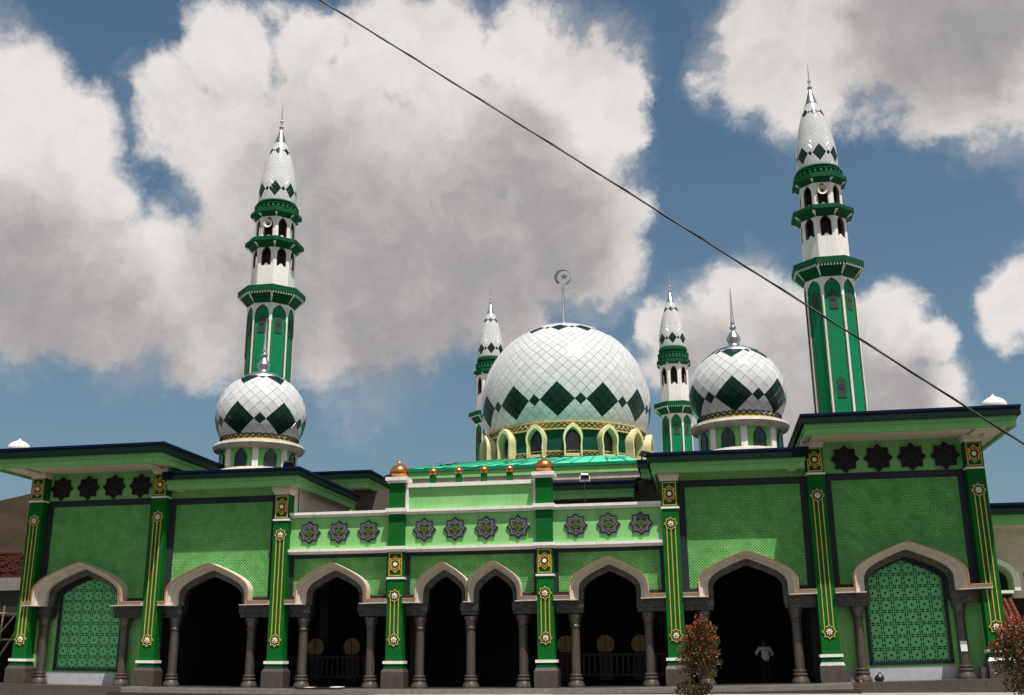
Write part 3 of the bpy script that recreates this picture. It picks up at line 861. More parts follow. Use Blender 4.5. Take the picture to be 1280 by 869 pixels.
def guilloche(P, r, z0, z1, n, name='braid_band', ground='bandgold', line='plastic', thick=.075):
    b = MB(); b.lathe([(r - .05, z0), (r, z0), (r, z1), (r - .05, z1)], 64, ground); o = b.build(name, P, smooth=30)
    b = MB(); zc = (z0 + z1) / 2; am = (z1 - z0) * .27
    for s in (-1, 1):
        pts = []
        N_ = n * 8
        for k in range(N_ + 1):
            a = 2 * PI * k / N_; pts.append(((r + .02) * math.cos(a), (r + .02) * math.sin(a), zc + s * am * math.sin(n * a)))
        b.tube(pts, (z1 - z0) * thick, line, 4)
    reg(b.build('braid_line', o), kind='stuff')
    for zz in (z0, z1):
        q = MB(); q.lathe([(r - .02, zz - .03), (r + .035, zz - .03), (r + .035, zz + .03), (r - .02, zz + .03)], 64, ground); q.build('band_lip', o, smooth=30)

def aim(x, y, z): return (EYE - Vector((x, y, z))).normalized()

# great dome
GD = empty('great_dome', 'largest dome, white diamond tiles with dark green zigzag and crescent finial', 'dome', (0, 35, 0))
CZ, DR = 19.35, 6.38
prof = [(DR * math.cos(a), CZ + DR * math.sin(a)) for a in [R(-21.7 + i * (89 - -21.7) / 60) for i in range(61)]]
diamond_dome(GD, prof, 48, CZ - .14 * DR, CZ + .825 * DR, ph=R(-90 - 2.0), thick=.05, toward=aim(0, 35, 19))
guilloche(GD, DR * .945, CZ - .455 * DR, CZ - .372 * DR, 44)
zd0, zd1 = 14.35, CZ - .46 * DR
b = MB(); b.lathe([(5.85, zd0), (5.85, zd1)], 64, 'dgreen'); b.build('drum', GD, smooth=30)
guilloche(GD, 5.9, zd0 + .10, zd0 + .56, 48)
b = MB(); b.lathe([(6.9, 13.6), (6.95, 14.12), (6.95, 14.33), (5.9, 14.37)], 48, 'navy'); b.build('drum_base', GD, smooth=30)
def hood_curve(hw, z0, za):
    pts = [(1, 0), (.98, .2), (.97, .38), (1.06, .55), (1.04, .66), (.88, .78), (.62, .88), (.3, .955), (0, 1)]
    h = [(a * hw, z0 + c * (za - z0)) for a, c in pts]
    return [(-a, z) for a, z in h] + [(a, z) for a, z in h[-2::-1]]
def facet_T(ang, ap):   # local x tangent, y outward-negative depth, z
    c, s = math.cos(ang), math.sin(ang)
    def T(x, y, z):     # y negative = outwards
        r = ap - y
        return (r * c - x * s, r * s + x * c, z)
    return T
cam_ang = math.atan2(EYE.y - 35, EYE.x)
for k in range(15):
    ang = cam_ang + R(4.2) + k * 2 * PI / 15
    b = MB(); b.T = facet_T(ang, 5.85)
    O = hood_curve(.64, zd0 + .02, zd0 + 2.45); I = hood_curve(.53, zd0 + .02, zd0 + 2.15)
    b.strip(O, O, .05, -.66, 'yellow', flip=True); b.strip(O, I, -.66, -.66, 'yellow', flip=True); b.strip(I, I, -.66, .02, 'yellow', flip=True)
    H = b.build('window_hood', GD, smooth=40)
    b = MB(); b.T = facet_T(ang, 5.85); W_ = hood_curve(.44, zd0 + .30, zd0 + 1.90)
    b.prism([(x, z) for x, z in W_], -.06, .0, 'glass'); b.build('pane', H)
    b = MB(); b.T = facet_T(ang, 5.85); b.box(-.50, .50, -.50, .0, zd0 + .05, zd0 + .30, 'yellow', 0); b.build('sill', H)
# crescent finial
b = MB(); b.lathe([(.75, CZ + .992 * DR), (.45, CZ + DR + .04), (.22, CZ + DR + .18), (.13, CZ + DR + .5), (.09, CZ + DR + 3.3), (.05, CZ + DR + 3.6)], 16, 'steel'); pole = b.build('finial_pole', GD, smooth=40)
b = MB(); zc = CZ + DR + 4.12; n = 40; vs = []; fs = []
Ro, Ri, off = .66, .54, .13
for k in range(n + 1):
    a = R(-90 - 33 + 0) - 0 + (2 * PI - R(0)) * 0 + R(52) + (2 * PI - R(58)) * k / n
    o_ = (Ro * math.cos(a), Ro * math.sin(a)); dirx, dirz = math.cos(R(20)), math.sin(R(20))
    i_ = (Ri * math.cos(a) + off * dirx * .85, Ri * math.sin(a) + off * dirz * .85)
    for y in (-.05, .05):
        vs.append((o_[0], y, zc + o_[1])); vs.append((i_[0], y, zc + i_[1]))
for k in range(n):
    a = 4 * k; c = a + 4
    fs += [(a, a + 1, c + 1, c), (a + 2, c + 2, c + 3, a + 3), (a, c, c + 2, a + 2), (a + 1, a + 3, c + 3, c + 1)]
b.add(vs, fs, 'dsteel'); b.build('crescent', GD)
b = MB(); pts = []
for k in range(10):
    a = PI / 2 + PI * k / 5; r_ = .30 if k % 2 == 0 else .12; pts.append((.12 + r_ * math.cos(a), zc + .06 + r_ * math.sin(a)))
b.prism(pts, -.05, .05, 'dsteel'); b.build('star', GD)

# two small domes on drums
def small_dome(x, y, label, phase):
    P = empty('small_dome', label, 'dome', (x, y, 0), 'small domes on round drums')
    cz, r = 12.66, 2.20
    prof = []
    for i in range(50):
        a = -33 + i * (86 + 33) / 49
        rr, zz = r * math.cos(R(a)), cz + r * math.sin(R(a))
        if a > 55: rr *= 1 - .02 * ((a - 55) / 31); zz += .05 * ((a - 55) / 31) ** 2
        prof.append((rr, zz))
    diamond_dome(P, prof, 24, cz - .36, cz + 1.90, ph=phase, thick=.025, toward=aim(x, y, cz))
    guilloche(P, r * .845, 11.24, 11.60, 20, thick=.11)
    b = MB(); b.lathe([(1.7, 11.2), (2.16, 11.16), (2.24, 11.02), (2.16, 10.86), (1.9, 10.80)], 48, 'stone'); b.build('ring_moulding', P, smooth=40)
    b = MB(); b.lathe([(1.80, 9.7), (1.80, 10.82)], 48, 'lgreen'); b.build('drum', P, smooth=30)
    b = MB(); b.lathe([(2.5, 9.0), (2.45, 9.62), (2.30, 9.72), (1.8, 9.92)], 48, 'stone'); b.build('drum_base', P, smooth=30)
    for k in range(8):
        ang = R(-90) + R(-4 if x < 0 else 3) + k * PI / 4 + R(22.5 if x > 0 else 0)
        b = MB(); b.T = facet_T(ang, 1.80); W_ = [(-.25, 9.86), (-.25, 10.40), (-.20, 10.56), (-.11, 10.68), (0, 10.76), (.11, 10.68), (.20, 10.56), (.25, 10.40), (.25, 9.86)]
        O = [(a * 1.22, z if i not in (4,) else z + .03) for i, (a, z) in enumerate(W_)]
        b.prism(W_, -.03, .06, 'glass'); wd = b.build('window', P)
        b = MB(); b.T = facet_T(ang, 1.80); b.strip(O, W_, -.05, -.05, 'mledge', flip=True); b.strip(O, O, .05, -.05, 'mledge', flip=True); b.build('window_frame', wd)
        b = MB(); b.T = facet_T(ang + PI / 8, 1.80); b.box(-.14, .14, -.10, .05, 9.75, 10.84, 'white', 0); b.build('pilaster', P)
    zt = cz + r
    b = MB(); b.lathe([(1.16, zt - .30), (1.14, zt - .24), (.66, zt + .0), (.34, zt + .08), (.26, zt + .14), (.24, zt + .22)], 24, 'steel'); b.build('finial_base', P, smooth=50)
    b = MB(); b.lathe([(.24, zt + .22), (.30, zt + .36), (.33, zt + .52), (.20, zt + .74), (.10, zt + .86), (.09, zt + .92), (.17, zt + 1.0), (.17, zt + 1.06), (.08, zt + 1.16), (.11, zt + 1.24), (.085, zt + 1.32), (.012, zt + 3.0)], 20, 'steel'); b.build('finial', P, smooth=40)
    return P
small_dome(-11.68, 5.3, 'small white and green diamond-tiled dome in front of the left minaret', R(-90 - 8 + 0))
small_dome(11.65, 5.3, 'small white and green diamond-tiled dome right of the great dome', R(-90 - 7))

# ------------------------------------------------------------------ minarets
def pt_arch(hw, z0, zs, za):
    h = [(hw, z0), (hw, zs), (hw * .90, zs + (za - zs) * .35), (hw * .62, zs + (za - zs) * .66), (hw * .3, zs + (za - zs) * .86), (0, za)]
    return [(-a, z) for a, z in h] + [(a, z) for a, z in h[-2::-1]]
def surround(hw, z0, z1, n=11):
    return [(-hw, z0), (-hw, z1 - (z1 - z0) * .35), (-hw, z1), (-hw * .62, z1), (-hw * .3, z1), (0, z1), (hw * .3, z1), (hw * .62, z1), (hw, z1), (hw, z1 - (z1 - z0) * .35), (hw, z0)]
def oct_R(ap): return ap / math.cos(PI / 8)
def minaret(x, y, s, dz, label, storeys, group, bottom=0.0, speaker=None):
    P = empty('minaret', label, 'minaret', (x, y, 0), group)
    ph = PI / 8
    Z = lambda z: dz + z * s
    def octo(name, prof, mt, mats=None):
        b = MB(); b.lathe([(r * s / math.cos(PI / 8), Z(z)) for r, z in prof], 8, mt, ph=ph, mats=mats); return b.build(name, P)
    def body(name, ap, z0, z1):   # plain octagonal wall
        return octo(name, [(ap, z0), (ap, z1)], 'white')
    angs = [R(-90) + k * PI / 4 for k in range(8)]
    # shaft
    ap = 1.46
    octo('shaft', [(ap - .07, bottom), (ap - .07, 23.5)], 'mgreen')
    fh = ap * math.tan(PI / 8)
    for a in angs:
        b = MB(); b.T = facet_T(a, (ap - .07) * s)
        # corner ribs, half on each facet, with thin red edging
        for sg in (-1, 1):
            e = fh * s
            xs = sorted((sg * e, sg * (e - .075 * s))); b.box(xs[0], xs[1], -.07 * s, .02, Z(bottom), Z(23.5), 'white', 0)
            xs = sorted((sg * (e - .075 * s), sg * (e - .12 * s))); b.box(xs[0], xs[1], -.05 * s, .02, Z(bottom), Z(22.6), 'rust', 0)
        b.build('corner_rib', P)
        b = MB(); b.T = facet_T(a, (ap - .07) * s)
        A = pt_arch((fh - .12) * s, Z(22.2), Z(22.65), Z(23.30)); T = surround((fh - .075) * s, Z(22.2), Z(23.5)); Ao = [(u * 1.0, z + .07 * s) for u, z in A]
        b.strip(T, Ao, -.06 * s, -.06 * s, 'white', flip=True); b.strip(Ao, A, -.06 * s, -.05 * s, 'rust', flip=True); b.strip(A, A, -.05 * s, 0, 'rust', flip=True)
        b.build('arch_head', P)
        for zz in ((21.4,) if storeys == 1 or a != R(-90) else (21.4, 15.9)):
            b = MB(); b.T = facet_T(a, (ap - .07) * s)
            q = [(-.25 * s, Z(zz)), (.25 * s, Z(zz)), (.25 * s, Z(zz + 1.05)), (0, Z(zz + 1.30)), (-.25 * s, Z(zz + 1.05))]
            b.prism(q, -.03, .0, 'plaque'); b.prism(star8(.17 * s, 0, Z(zz + .65)), -.05, -.03, 'dstar2'); b.build('vent_plaque', P)
    def ledge(ro, ri, zu, zf, zt, ztop, rin, dent=True):
        # underside slopes from wall out to fascia, fascia, sloping roof
        o = octo('balcony', [(ri, zu), (ro - .06, zf), (ro, zf), (ro, zt), (ro - .05, zt + .04), (rin, ztop)], 'mledge', mats=['mledge', 'mledge', 'mledge', 'mledge', 'mledge'])
        if dent:
            b = MB()
            for a in angs:
                b.T = facet_T(a, (ro - .10) * s); e = (ro - .1) * math.tan(PI / 8) * s; n = 9
                for k in range(n):
                    u = -e + 2 * e * (k + .5) / n; b.box(u - e / n * .45, u + e / n * .45, -.06 * s, .05, Z(zf - .13), Z(zf + .06), 'white', 0)
            reg(b.build('dentils', o), kind='stuff')
        b = MB()
        for a in angs:
            c_, s_ = math.cos(a + PI / 8), math.sin(a + PI / 8); r0, r1 = oct_R(ri) * s, oct_R(ro) * s * .93
            b.T = None; b.tube([(r0 * c_, r0 * s_, Z(zu + .10)), (r1 * c_, r1 * s_, Z(zf - .06))], .09 * s, 'white', 4)
        reg(b.build('brackets', o), kind='stuff')
        return o
    ledge(2.08, 1.46, 23.45, 24.12, 24.50, 24.66, 1.30)
    def storey(ap, z0, zw0, zw1, z1, plain=True):
        fh_ = ap * math.tan(PI / 8)
        core = octo('dark_core', [(ap - .35, z0), (ap - .35, z1)], 'black')  # black core added to stand for the darkness inside the windows
        if zw0 - z0 > .05: octo('tower_wall', [(ap, z0 - .4), (ap, zw0)], 'white')
        for a in angs:
            b = MB(); b.T = facet_T(a, ap * s)
            A = pt_arch(fh_ * .62 * s, Z(zw0), Z(zw0 + (zw1 - zw0) * .62), Z(zw1)); T = surround(fh_ * s, Z(zw0), Z(z1))
            b.strip(T, A, 0, 0, 'white', flip=True); b.strip(A, A, 0, .16 * s, 'white', flip=True)
            w = b.build('window_wall', P)
            I = pt_arch(fh_ * .52 * s, Z(zw0), Z(zw0 + (zw1 - zw0) * .62), Z(zw1 - .08))
            b = MB(); b.T = facet_T(a, ap * s); b.strip(A, I, .03, .03, 'rust', flip=True); b.strip(I, I, .03, .12, 'rust', flip=True); b.build('window_frame', w)
            b = MB(); b.T = facet_T(a, ap * s); e = fh_ * .3 * s
            b.prism([(-e, Z(zw0)), (e, Z(zw0)), (e * .8, Z(zw0 + .10)), (e * .4, Z(zw0 + .18)), (-e * .4, Z(zw0 + .18)), (-e * .8, Z(zw0 + .10))], .06, .10, 'white'); b.build('balustrade', w)
    if storeys == 2:
        storey(1.34, 24.95, 26.15, 27.55, 27.75)
        ledge(1.84, 1.34, 27.45, 27.80, 28.04, 28.14, 1.2, dent=False)
        storey(1.24, 28.15, 28.25, 29.72, 29.95)
        zb = 29.75
    else:
        storey(1.34, 24.95, 26.35, 28.2, 28.5)
        zb = 28.3
    o = ledge(1.62, 1.24, zb, zb + .25, zb + .50, zb + .62, 1.3, dent=False)
    cs = .52 if storeys == 2 else 1.0
    def K(h): return zb + .60 + (h - .60) * cs
    b = MB(); b.lathe([(r * s, Z(z)) for r, z in [(1.36, K(.60)), (1.44, K(.66)), (1.46, K(1.15)), (1.52, K(1.20)), (1.52, K(1.30)), (1.25, K(1.34)), (1.25, K(1.48)), (1.36, K(1.52)), (1.40, K(1.72)), (1.34, K(1.90)), (1.2, K(1.96))]], 32, 'mledge'); nk = b.build('neck_ring', P, smooth=40)
    b = MB()
    for k in range(28):
        b.T = facet_T(2 * PI * k / 28, 1.46 * s); b.box(-.05 * s, .05 * s, -.04 * s, .05, Z(K(.74)), Z(K(1.12)), 'lgreen2', 0)
    reg(b.build('dentils', nk), kind='stuff')
    # bullet dome
    z0 = K(1.94); H = 4.75
    prof = []
    for i in range(40):
        t = i / 39; r = 1.26 * (1 + .03 * math.sin(PI * min(t * 2.2, 1))) * (1 - t ** 2.35 * .70); prof.append((r * s, Z(z0 + H * t)))
    diamond_dome(P, prof, 28, Z(z0 + .70), Z(z0 + H - .85), hratio=1.38, ph=R(-90 + (7 if x < 0 else -4)), thick=.012, parts=0, gap=.17)
    zt = z0 + H
    b = MB(); b.lathe([(r * s, Z(z)) for r, z in [(.40, zt - .02), (.42, zt + .02), (.38, zt + .05), (.10, zt + 1.05), (.07, zt + 1.12)]], 20, 'steel'); b.build('spire_cone', P, smooth=40)
    b = MB(); b.lathe([(r * s, Z(z)) for r, z in [(.06, zt + 1.1), (.16, zt + 1.2), (.17, zt + 1.28), (.06, zt + 1.38), (.05, zt + 1.62), (.12, zt + 1.68), (.12, zt + 1.76), (.045, zt + 1.84), (.04, zt + 2.1), (.01, zt + 3.1)]], 12, 'steel'); b.build('finial', P, smooth=40)
    return P
minaret(-18.2, 21, 1.0, .42, 'tall green and white minaret rising behind the left small dome', 2, 'minarets')
minaret(18.27, 21, 1.0, -.32, 'tall green and white minaret at the right, its shaft crossed by the black cable', 2, 'minarets')
minaret(8.12, 45, .87, .06, 'slim far minaret between the great dome and the right small dome', 1, 'minarets')
minaret(-7.75, 45, .87, .06, 'slim far minaret half hidden by the left edge of the great dome', 1, 'minarets')

# loudspeaker horns in the upper minaret windows
def horn(x, y, z, a, s, label):
    P = empty('loudspeaker', label, 'loudspeaker', (x, y, z), 'loudspeakers in the minaret windows', rz=a + PI / 2)
    M_ = lambda q: q
    def rot(x_, y_, z_): return (x_, -z_ , y_)
    b = MB(); b.T = rot; b.lathe([(.06 * s, -.28 * s), (.10 * s, -.05 * s), (.20 * s, .14 * s), (.30 * s, .20 * s), (.31 * s, .23 * s), (.26 * s, .21 * s), (.12 * s, .06 * s), (.03, .0)], 20, 'cream'); b.build('horn', P, smooth=50)
    b = MB(); b.T = rot; b.lathe([(.07 * s, .0), (.07 * s, .10 * s), (.0, .16 * s)], 12, 'plastic'); b.build('driver', P, smooth=50)
horn(-18.2 + 1.2 * math.cos(R(-90)), 21 + 1.2 * math.sin(R(-90)), 29.58, R(-90), 1.0, 'cream horn loudspeaker in the top window of the left minaret')
horn(18.27 + 1.2 * math.cos(R(-90)), 21 + 1.2 * math.sin(R(-90)), 28.86, R(-90), 1.0, 'cream horn loudspeaker in the top window of the right minaret')

# ------------------------------------------------------------------ things around
def onion(x, y, z, label):
    b = MB(); b.lathe([(r, z + h) for r, h in [(.36, 0), (.42, .04), (.42, .09), (.45, .12), (.47, .22), (.45, .33), (.37, .43), (.24, .51), (.12, .56), (.05, .62), (0, .70)]], 24, 'white', x, y)
    o = b.build('roof_finial', smooth=60); reg(o, label, 'finial', 'white onion finials on the roofs')
onion(-20.5, -.9, 10.08, 'white onion-shaped finial on the left end roof')
onion(21.1, -.9, 10.03, 'white onion-shaped finial on the right end roof')

def floodlight(x, y, z, rz, mt, label, s=1.0, tilt=25):
    P = empty('floodlight', label, 'floodlight', (x, y, z), 'floodlights on the roofs', rz=rz)
    ct, st = math.cos(R(tilt)), math.sin(R(tilt))
    def T(a, b_, c): a, b_, c = a * s, b_ * s, c * s; return (a, b_ * ct - c * st, .22 * s + b_ * st + c * ct)
    b = MB(); b.T = T; b.frust(0, 0, -.10, .12, .22, .13, .17, .09, mt); b.build('lamp_body', P)
    b = MB(); b.T = T; b.box(-.19, .19, -.16, -.125, -.08, .10, 'glass', 0); b.build('lens', P)
    b = MB(); b.box(-.24 * s, -.21 * s, -.02, .02, 0, .25 * s, mt, 0); b.box(.21 * s, .24 * s, -.02, .02, 0, .25 * s, mt, 0); b.box(-.24 * s, .24 * s, -.04, .04, -.01, .02, mt, 0); b.build('bracket', P)
floodlight(-9.55, 3.9, 9.75, .5, 'plastic', 'black floodlight at the right foot of the left small dome drum', 1.1)
floodlight(7.15, 8.4, 10.31, .9, 'plastic', 'black floodlight on the dark eave right of the great dome', 1.3)
floodlight(-3.6, .6, 8.42, -.5, 'plastic', 'black floodlight beside the left copper gilt finial', 0.9)
floodlight(4.9, 1.0, 8.2, .2, 'paper', 'white floodlight above the parapet right of the centre', .9)
B('lamp_post', 4.88, 4.92, .98, 1.02, 7.0, 8.2, 'frame', warp=False)

# rear side hall on the right
SH = empty('side_hall', 'low side hall with dark eave behind the right end of the mosque', 'building', (23, 6, 0))
def SB(name, *a):
    q = MB(); q.T = lambda x, y, z: (x - 23, y - 6, z); q.box(*a); return q.build(name, SH)
SB('roof_edge', 21.2, 34, 4.6, 15, 6.72, 7.1, 'navy'); SB('gutter', 21.15, 34, 4.55, 15, 7.1, 7.2, 'blue'); SB('fascia', 21.3, 34, 4.75, 15, 6.30, 6.72, 'egreen')
SB('soffit', 21.4, 34, 4.9, 15, 6.28, 6.36, 'cream')
q = MB(); q.T = lambda x, y, z: (x - 23, y - 6, z)
bb = dict(a=[(20.95, 1.85), (25.62, 2.75)], za=5.25)
w = wall_with_arches(bb, 19.0, 30, 6.3, 6.4, 6.7, 'cream'); w.v = [(x - 23, y - 6, z) for x, y, z in w.v]; w.build('wall', SH)
t = MB(); t.T = lambda x, y, z: (x - 23, y - 6, z)
for (t0, y0), (t1, y1) in zip([(0, 6.5), (0, 5.6), (.5, 5.6), (.5, 6.5)], [(0, 5.6), (.5, 5.6), (.5, 6.5), (.5, 6.6)]):
    t.strip(arch(20.95, 1.95 - t0 * .5, 3.6, 5.42 - t0 * .4), arch(20.95, 1.95 - t1 * .5, 3.6, 5.42 - t1 * .4), y0, y1, 'white', flip=True)
t.build('arch_trim', SH)
SB('impost', 21.6, 22.6, 5.6, 6.4, 3.50, 3.62, 'white')
SB('wall_base', 21.2, 21.5, 6.4, 6.7, -.3, 3.3, 'lgreen'); SB('back_wall', 20.7, 34, 11, 11.2, -.3, 6.3, 'dark'); SB('ceiling', 20.7, 34, 6.7, 11, 6.0, 6.2, 'dark')
# small clay tile roof seen through the gap
CR = empty('clay_tile_roof', 'small red clay tile roof behind the right end pillar', 'roof', (22.4, 4.2, 0))
for r_ in range(9):
    for c_ in range(5):
        b = MB(); x0 = 21.35 - 22.4 + c_ * .22; zz = 3.2 - r_ * .17; yy = .8 - r_ * .22
        b.tube([(x0, yy, zz), (x0, yy - .27, zz - .18)], .10, 'rooftile', 6); b.build('roof_tile', CR)
q = MB(); q.box(-1.15, .5, -1.2, .9, -.4, 1.55, 'dark', 0); q.build('wall', CR)

# left side: brick stack, shed and bamboo poles
WL = empty('brick_wall', 'rough stack of red bricks on a concrete ledge left of the mosque', 'wall', (-29.5, 12, 0))
q = MB(); q.box(-3.5, 2.5, 0, 1.0, 4.95, 5.65, 'kerbstone', 0); q.build('ledge', WL)
q = MB(); q.box(-3.5, 2.5, .3, .9, -.34, 4.95, 'dark', 0); q.build('wall_body', WL)
bm_ = MB().box(-.20, .20, -.10, .10, -.052, .052, 'brick', 0).build('brick', mesh_only=True)
for r_ in range(13):
    for c_ in range(14):
        if r_ == 12 and random.random() < .4: continue
        o = link('brick', bm_, WL, (-3.3 + c_ * .43 + (r_ % 2) * .2 + random.uniform(-.04, .04), .25 + random.uniform(-.04, .04), 5.71 + r_ * .112)); o.rotation_euler = (0, random.uniform(-.04, .04), random.uniform(-.1, .1))
SHD = empty('shed', 'dark open shed standing left of the mosque corner pillar', 'shed', (-24, 6, 0))
for a in ((-1.8, 1.2, -.1, 2.0, 3.25, 3.40, 'dark'), (-1.8, 1.2, 1.9, 2.0, -.3, 3.25, 'black'), (-1.8, -1.7, 0, 1.9, -.3, 3.25, 'dark'), (1.1, 1.2, 0, 1.9, -.3, 3.25, 'dark')):
    q = MB(); q.box(*a, 0); q.build('panel', SHD)
BL = ['long bamboo pole leaning right, outermost of the leaning poles', 'bamboo pole leaning right close to the corner pillar', 'upper horizontal bamboo pole across the leaning poles', 'lower horizontal bamboo pole across the leaning poles', 'upright bamboo pole between the leaning ones']
for kk_, (x0, z0, x1, z1, y) in enumerate(((-25.3, -.3, -22.0, 3.6, 3.0), (-24.2, -.3, -21.9, 3.3, 3.3), (-26.2, 3.35, -21.4, 3.2, 3.1), (-26.2, 2.1, -21.6, 2.05, 3.2), (-23.2, -.3, -23.0, 3.6, 3.05))):
    q = MB(); q.tube([(x0, y, z0), ((x0 + x1) / 2 + .03, y, (z0 + z1) / 2), (x1, y, z1)], .045, 'bamboo', 7)
    reg(q.build('bamboo_pole', smooth=60), BL[kk_], 'pole', 'bamboo poles left of the mosque')

# cable
q = MB(); pts = []
p0 = Vector((.26, -20, 18.22)); p1 = Vector((8.65, -20, 11.60)); p2 = Vector((16.52, -20, 5.28))
for i in range(61):
    t = -1.4 + 4.4 * i / 60          # parabola through the three points
    a = (t - 1) * (t - 2) / 2; b_ = -t * (t - 2); c = t * (t - 1) / 2
    pts.append(tuple(p0 * a + p1 * b_ + p2 * c))
q.tube(pts, .024, 'cable', 6)
pts2 = []
for i in range(61 * 6):
    f_ = i / (61 * 6 - 1) * 60; k = min(int(f_), 59); v = Vector(pts[k]).lerp(Vector(pts[k + 1]), f_ - k); an = i * .35
    pts2.append((v.x + .022 * math.cos(an) * .5, v.y + .02 * math.sin(an), v.z + .014 * math.cos(an)))
q.tube(pts2, .014, 'cable', 4)
reg(q.build('power_cable'), 'twisted black power cable hanging diagonally across the sky', 'cable')

# interior: round tan discs and railing
for x, lab in ((-9.3, 'tan round-topped disc at the left of the left dark arch'), (-7.45, 'tan round-topped disc at the right of the left dark arch'), (3.05, 'tan round-topped disc half hidden by the left column of the arch right of centre'), (4.93, 'tan round-topped disc in the middle of the arch right of centre'), (6.55, 'tan round-topped disc behind the right column of the arch right of centre')):
    P = empty('rattan_disc', lab, 'disc', (x, 8, 1.25), 'tan discs behind the railing')
    A = [(.42 * math.cos(R(a)), .36 + .42 * math.sin(R(a))) for a in range(-55, 236, 12)]
    q = MB(); q.prism(A, -.04, .04, 'disc'); q.build('disc', P)
    q = MB(); q.box(-.015, .015, -.06, -.04, .02, .76, 'wood', 0); q.build('rib', P)
    q = MB(); q.box(-.3, .3, -.05, .05, -1.25, .03, 'wood', 0); q.build('stand', P)
def railing(x0, x1, y, label):
    P = empty('railing', label, 'railing', ((x0 + x1) / 2, y, 0), 'dark red railings inside the hall')
    h = (x1 - x0) / 2
    for z in (.2, 1.1): q = MB(); q.box(-h, h, -.05, .05, z, z + .09, 'wood', 0); q.build('rail', P)
    n = int((x1 - x0) / .25)
    bm2 = MB().box(-.04, .04, -.03, .03, .29, 1.1, 'wood', 0).build('baluster', mesh_only=True)
    for i in range(n): link('baluster', bm2, P, (-h + .12 + i * (2 * h - .24) / (n - 1), 0, 0))
    for s in (-1, 1): q = MB(); q.box(s * h - .06, s * h + .06, -.06, .06, 0, 1.3, 'wood', 0); q.build('post', P)
railing(-11.0, -6.4, 7, 'dark red wooden railing inside the arch left of centre')
railing(2.6, 8.2, 7, 'dark red wooden railing inside the arch right of centre')
# small things on the steps
q = MB(); q.T = lambda a, b_, c: (a, b_, c + sag(a, 0)); q.box(-6.95, -5.0, -.76, .1, -.012, .03, 'wood', .4); q.box(-6.6, -6.3, -.7, .02, .03, .036, 'paper', 0); q.box(-5.5, -5.1, -.6, .05, .03, .06, 'paper', 0)
reg(q.build('door_mat'), 'worn dark red cloth mat with pale patches on the top step', 'mat')
P = empty('shoes', 'pair of brown sandals beside the left column of the right lattice window', 'shoes', (14.98, .05, .04))
for dx in (0, .28):
    q = MB(); A = [(dx + .07 * math.cos(R(a)) * (1.15 if math.sin(R(a)) < 0 else .9), .13 * math.sin(R(a))) for a in range(0, 360, 30)]
    vs = [(x, y, 0) for x, y in A] + [(x, y, .05) for x, y in A]; n = len(A)
    q.add(vs, [tuple(range(n, 2 * n))] + [(i, (i + 1) % n, n + (i + 1) % n, n + i) for i in range(n)], 'brown')
    q.tube([(dx - .075, -.03, .04), (dx - .04, -.04, .10), (dx + .04, -.04, .10), (dx + .075, -.03, .04)], .018, 'wood', 5); q.build('sandal', P)
q = MB(); q.lathe([(.0, 0), (.14, .01), (.19, .09), (.15, .20), (.05, .27), (.04, .33)], 10, 'plastic', 15.98, .35)
q.v = [(x + .18 * z, y, z + .05) for x, y, z in q.v]; reg(q.build('bag', smooth=50), 'small black bag on the step right of the sandals', 'bag')
q = MB(); q.box(19.10, 19.34, .50, .508, 1.12, 1.50, 'paper', 0); reg(q.build('paper_notice'), 'white paper notice taped to the column right of the right lattice window', 'notice')
q = MB(); q.box(19.62, 19.86, .05, .35, .14, .55, 'granite', 0); reg(q.build('stone_block'), 'small brown stone block beside the right end pillar', 'block')

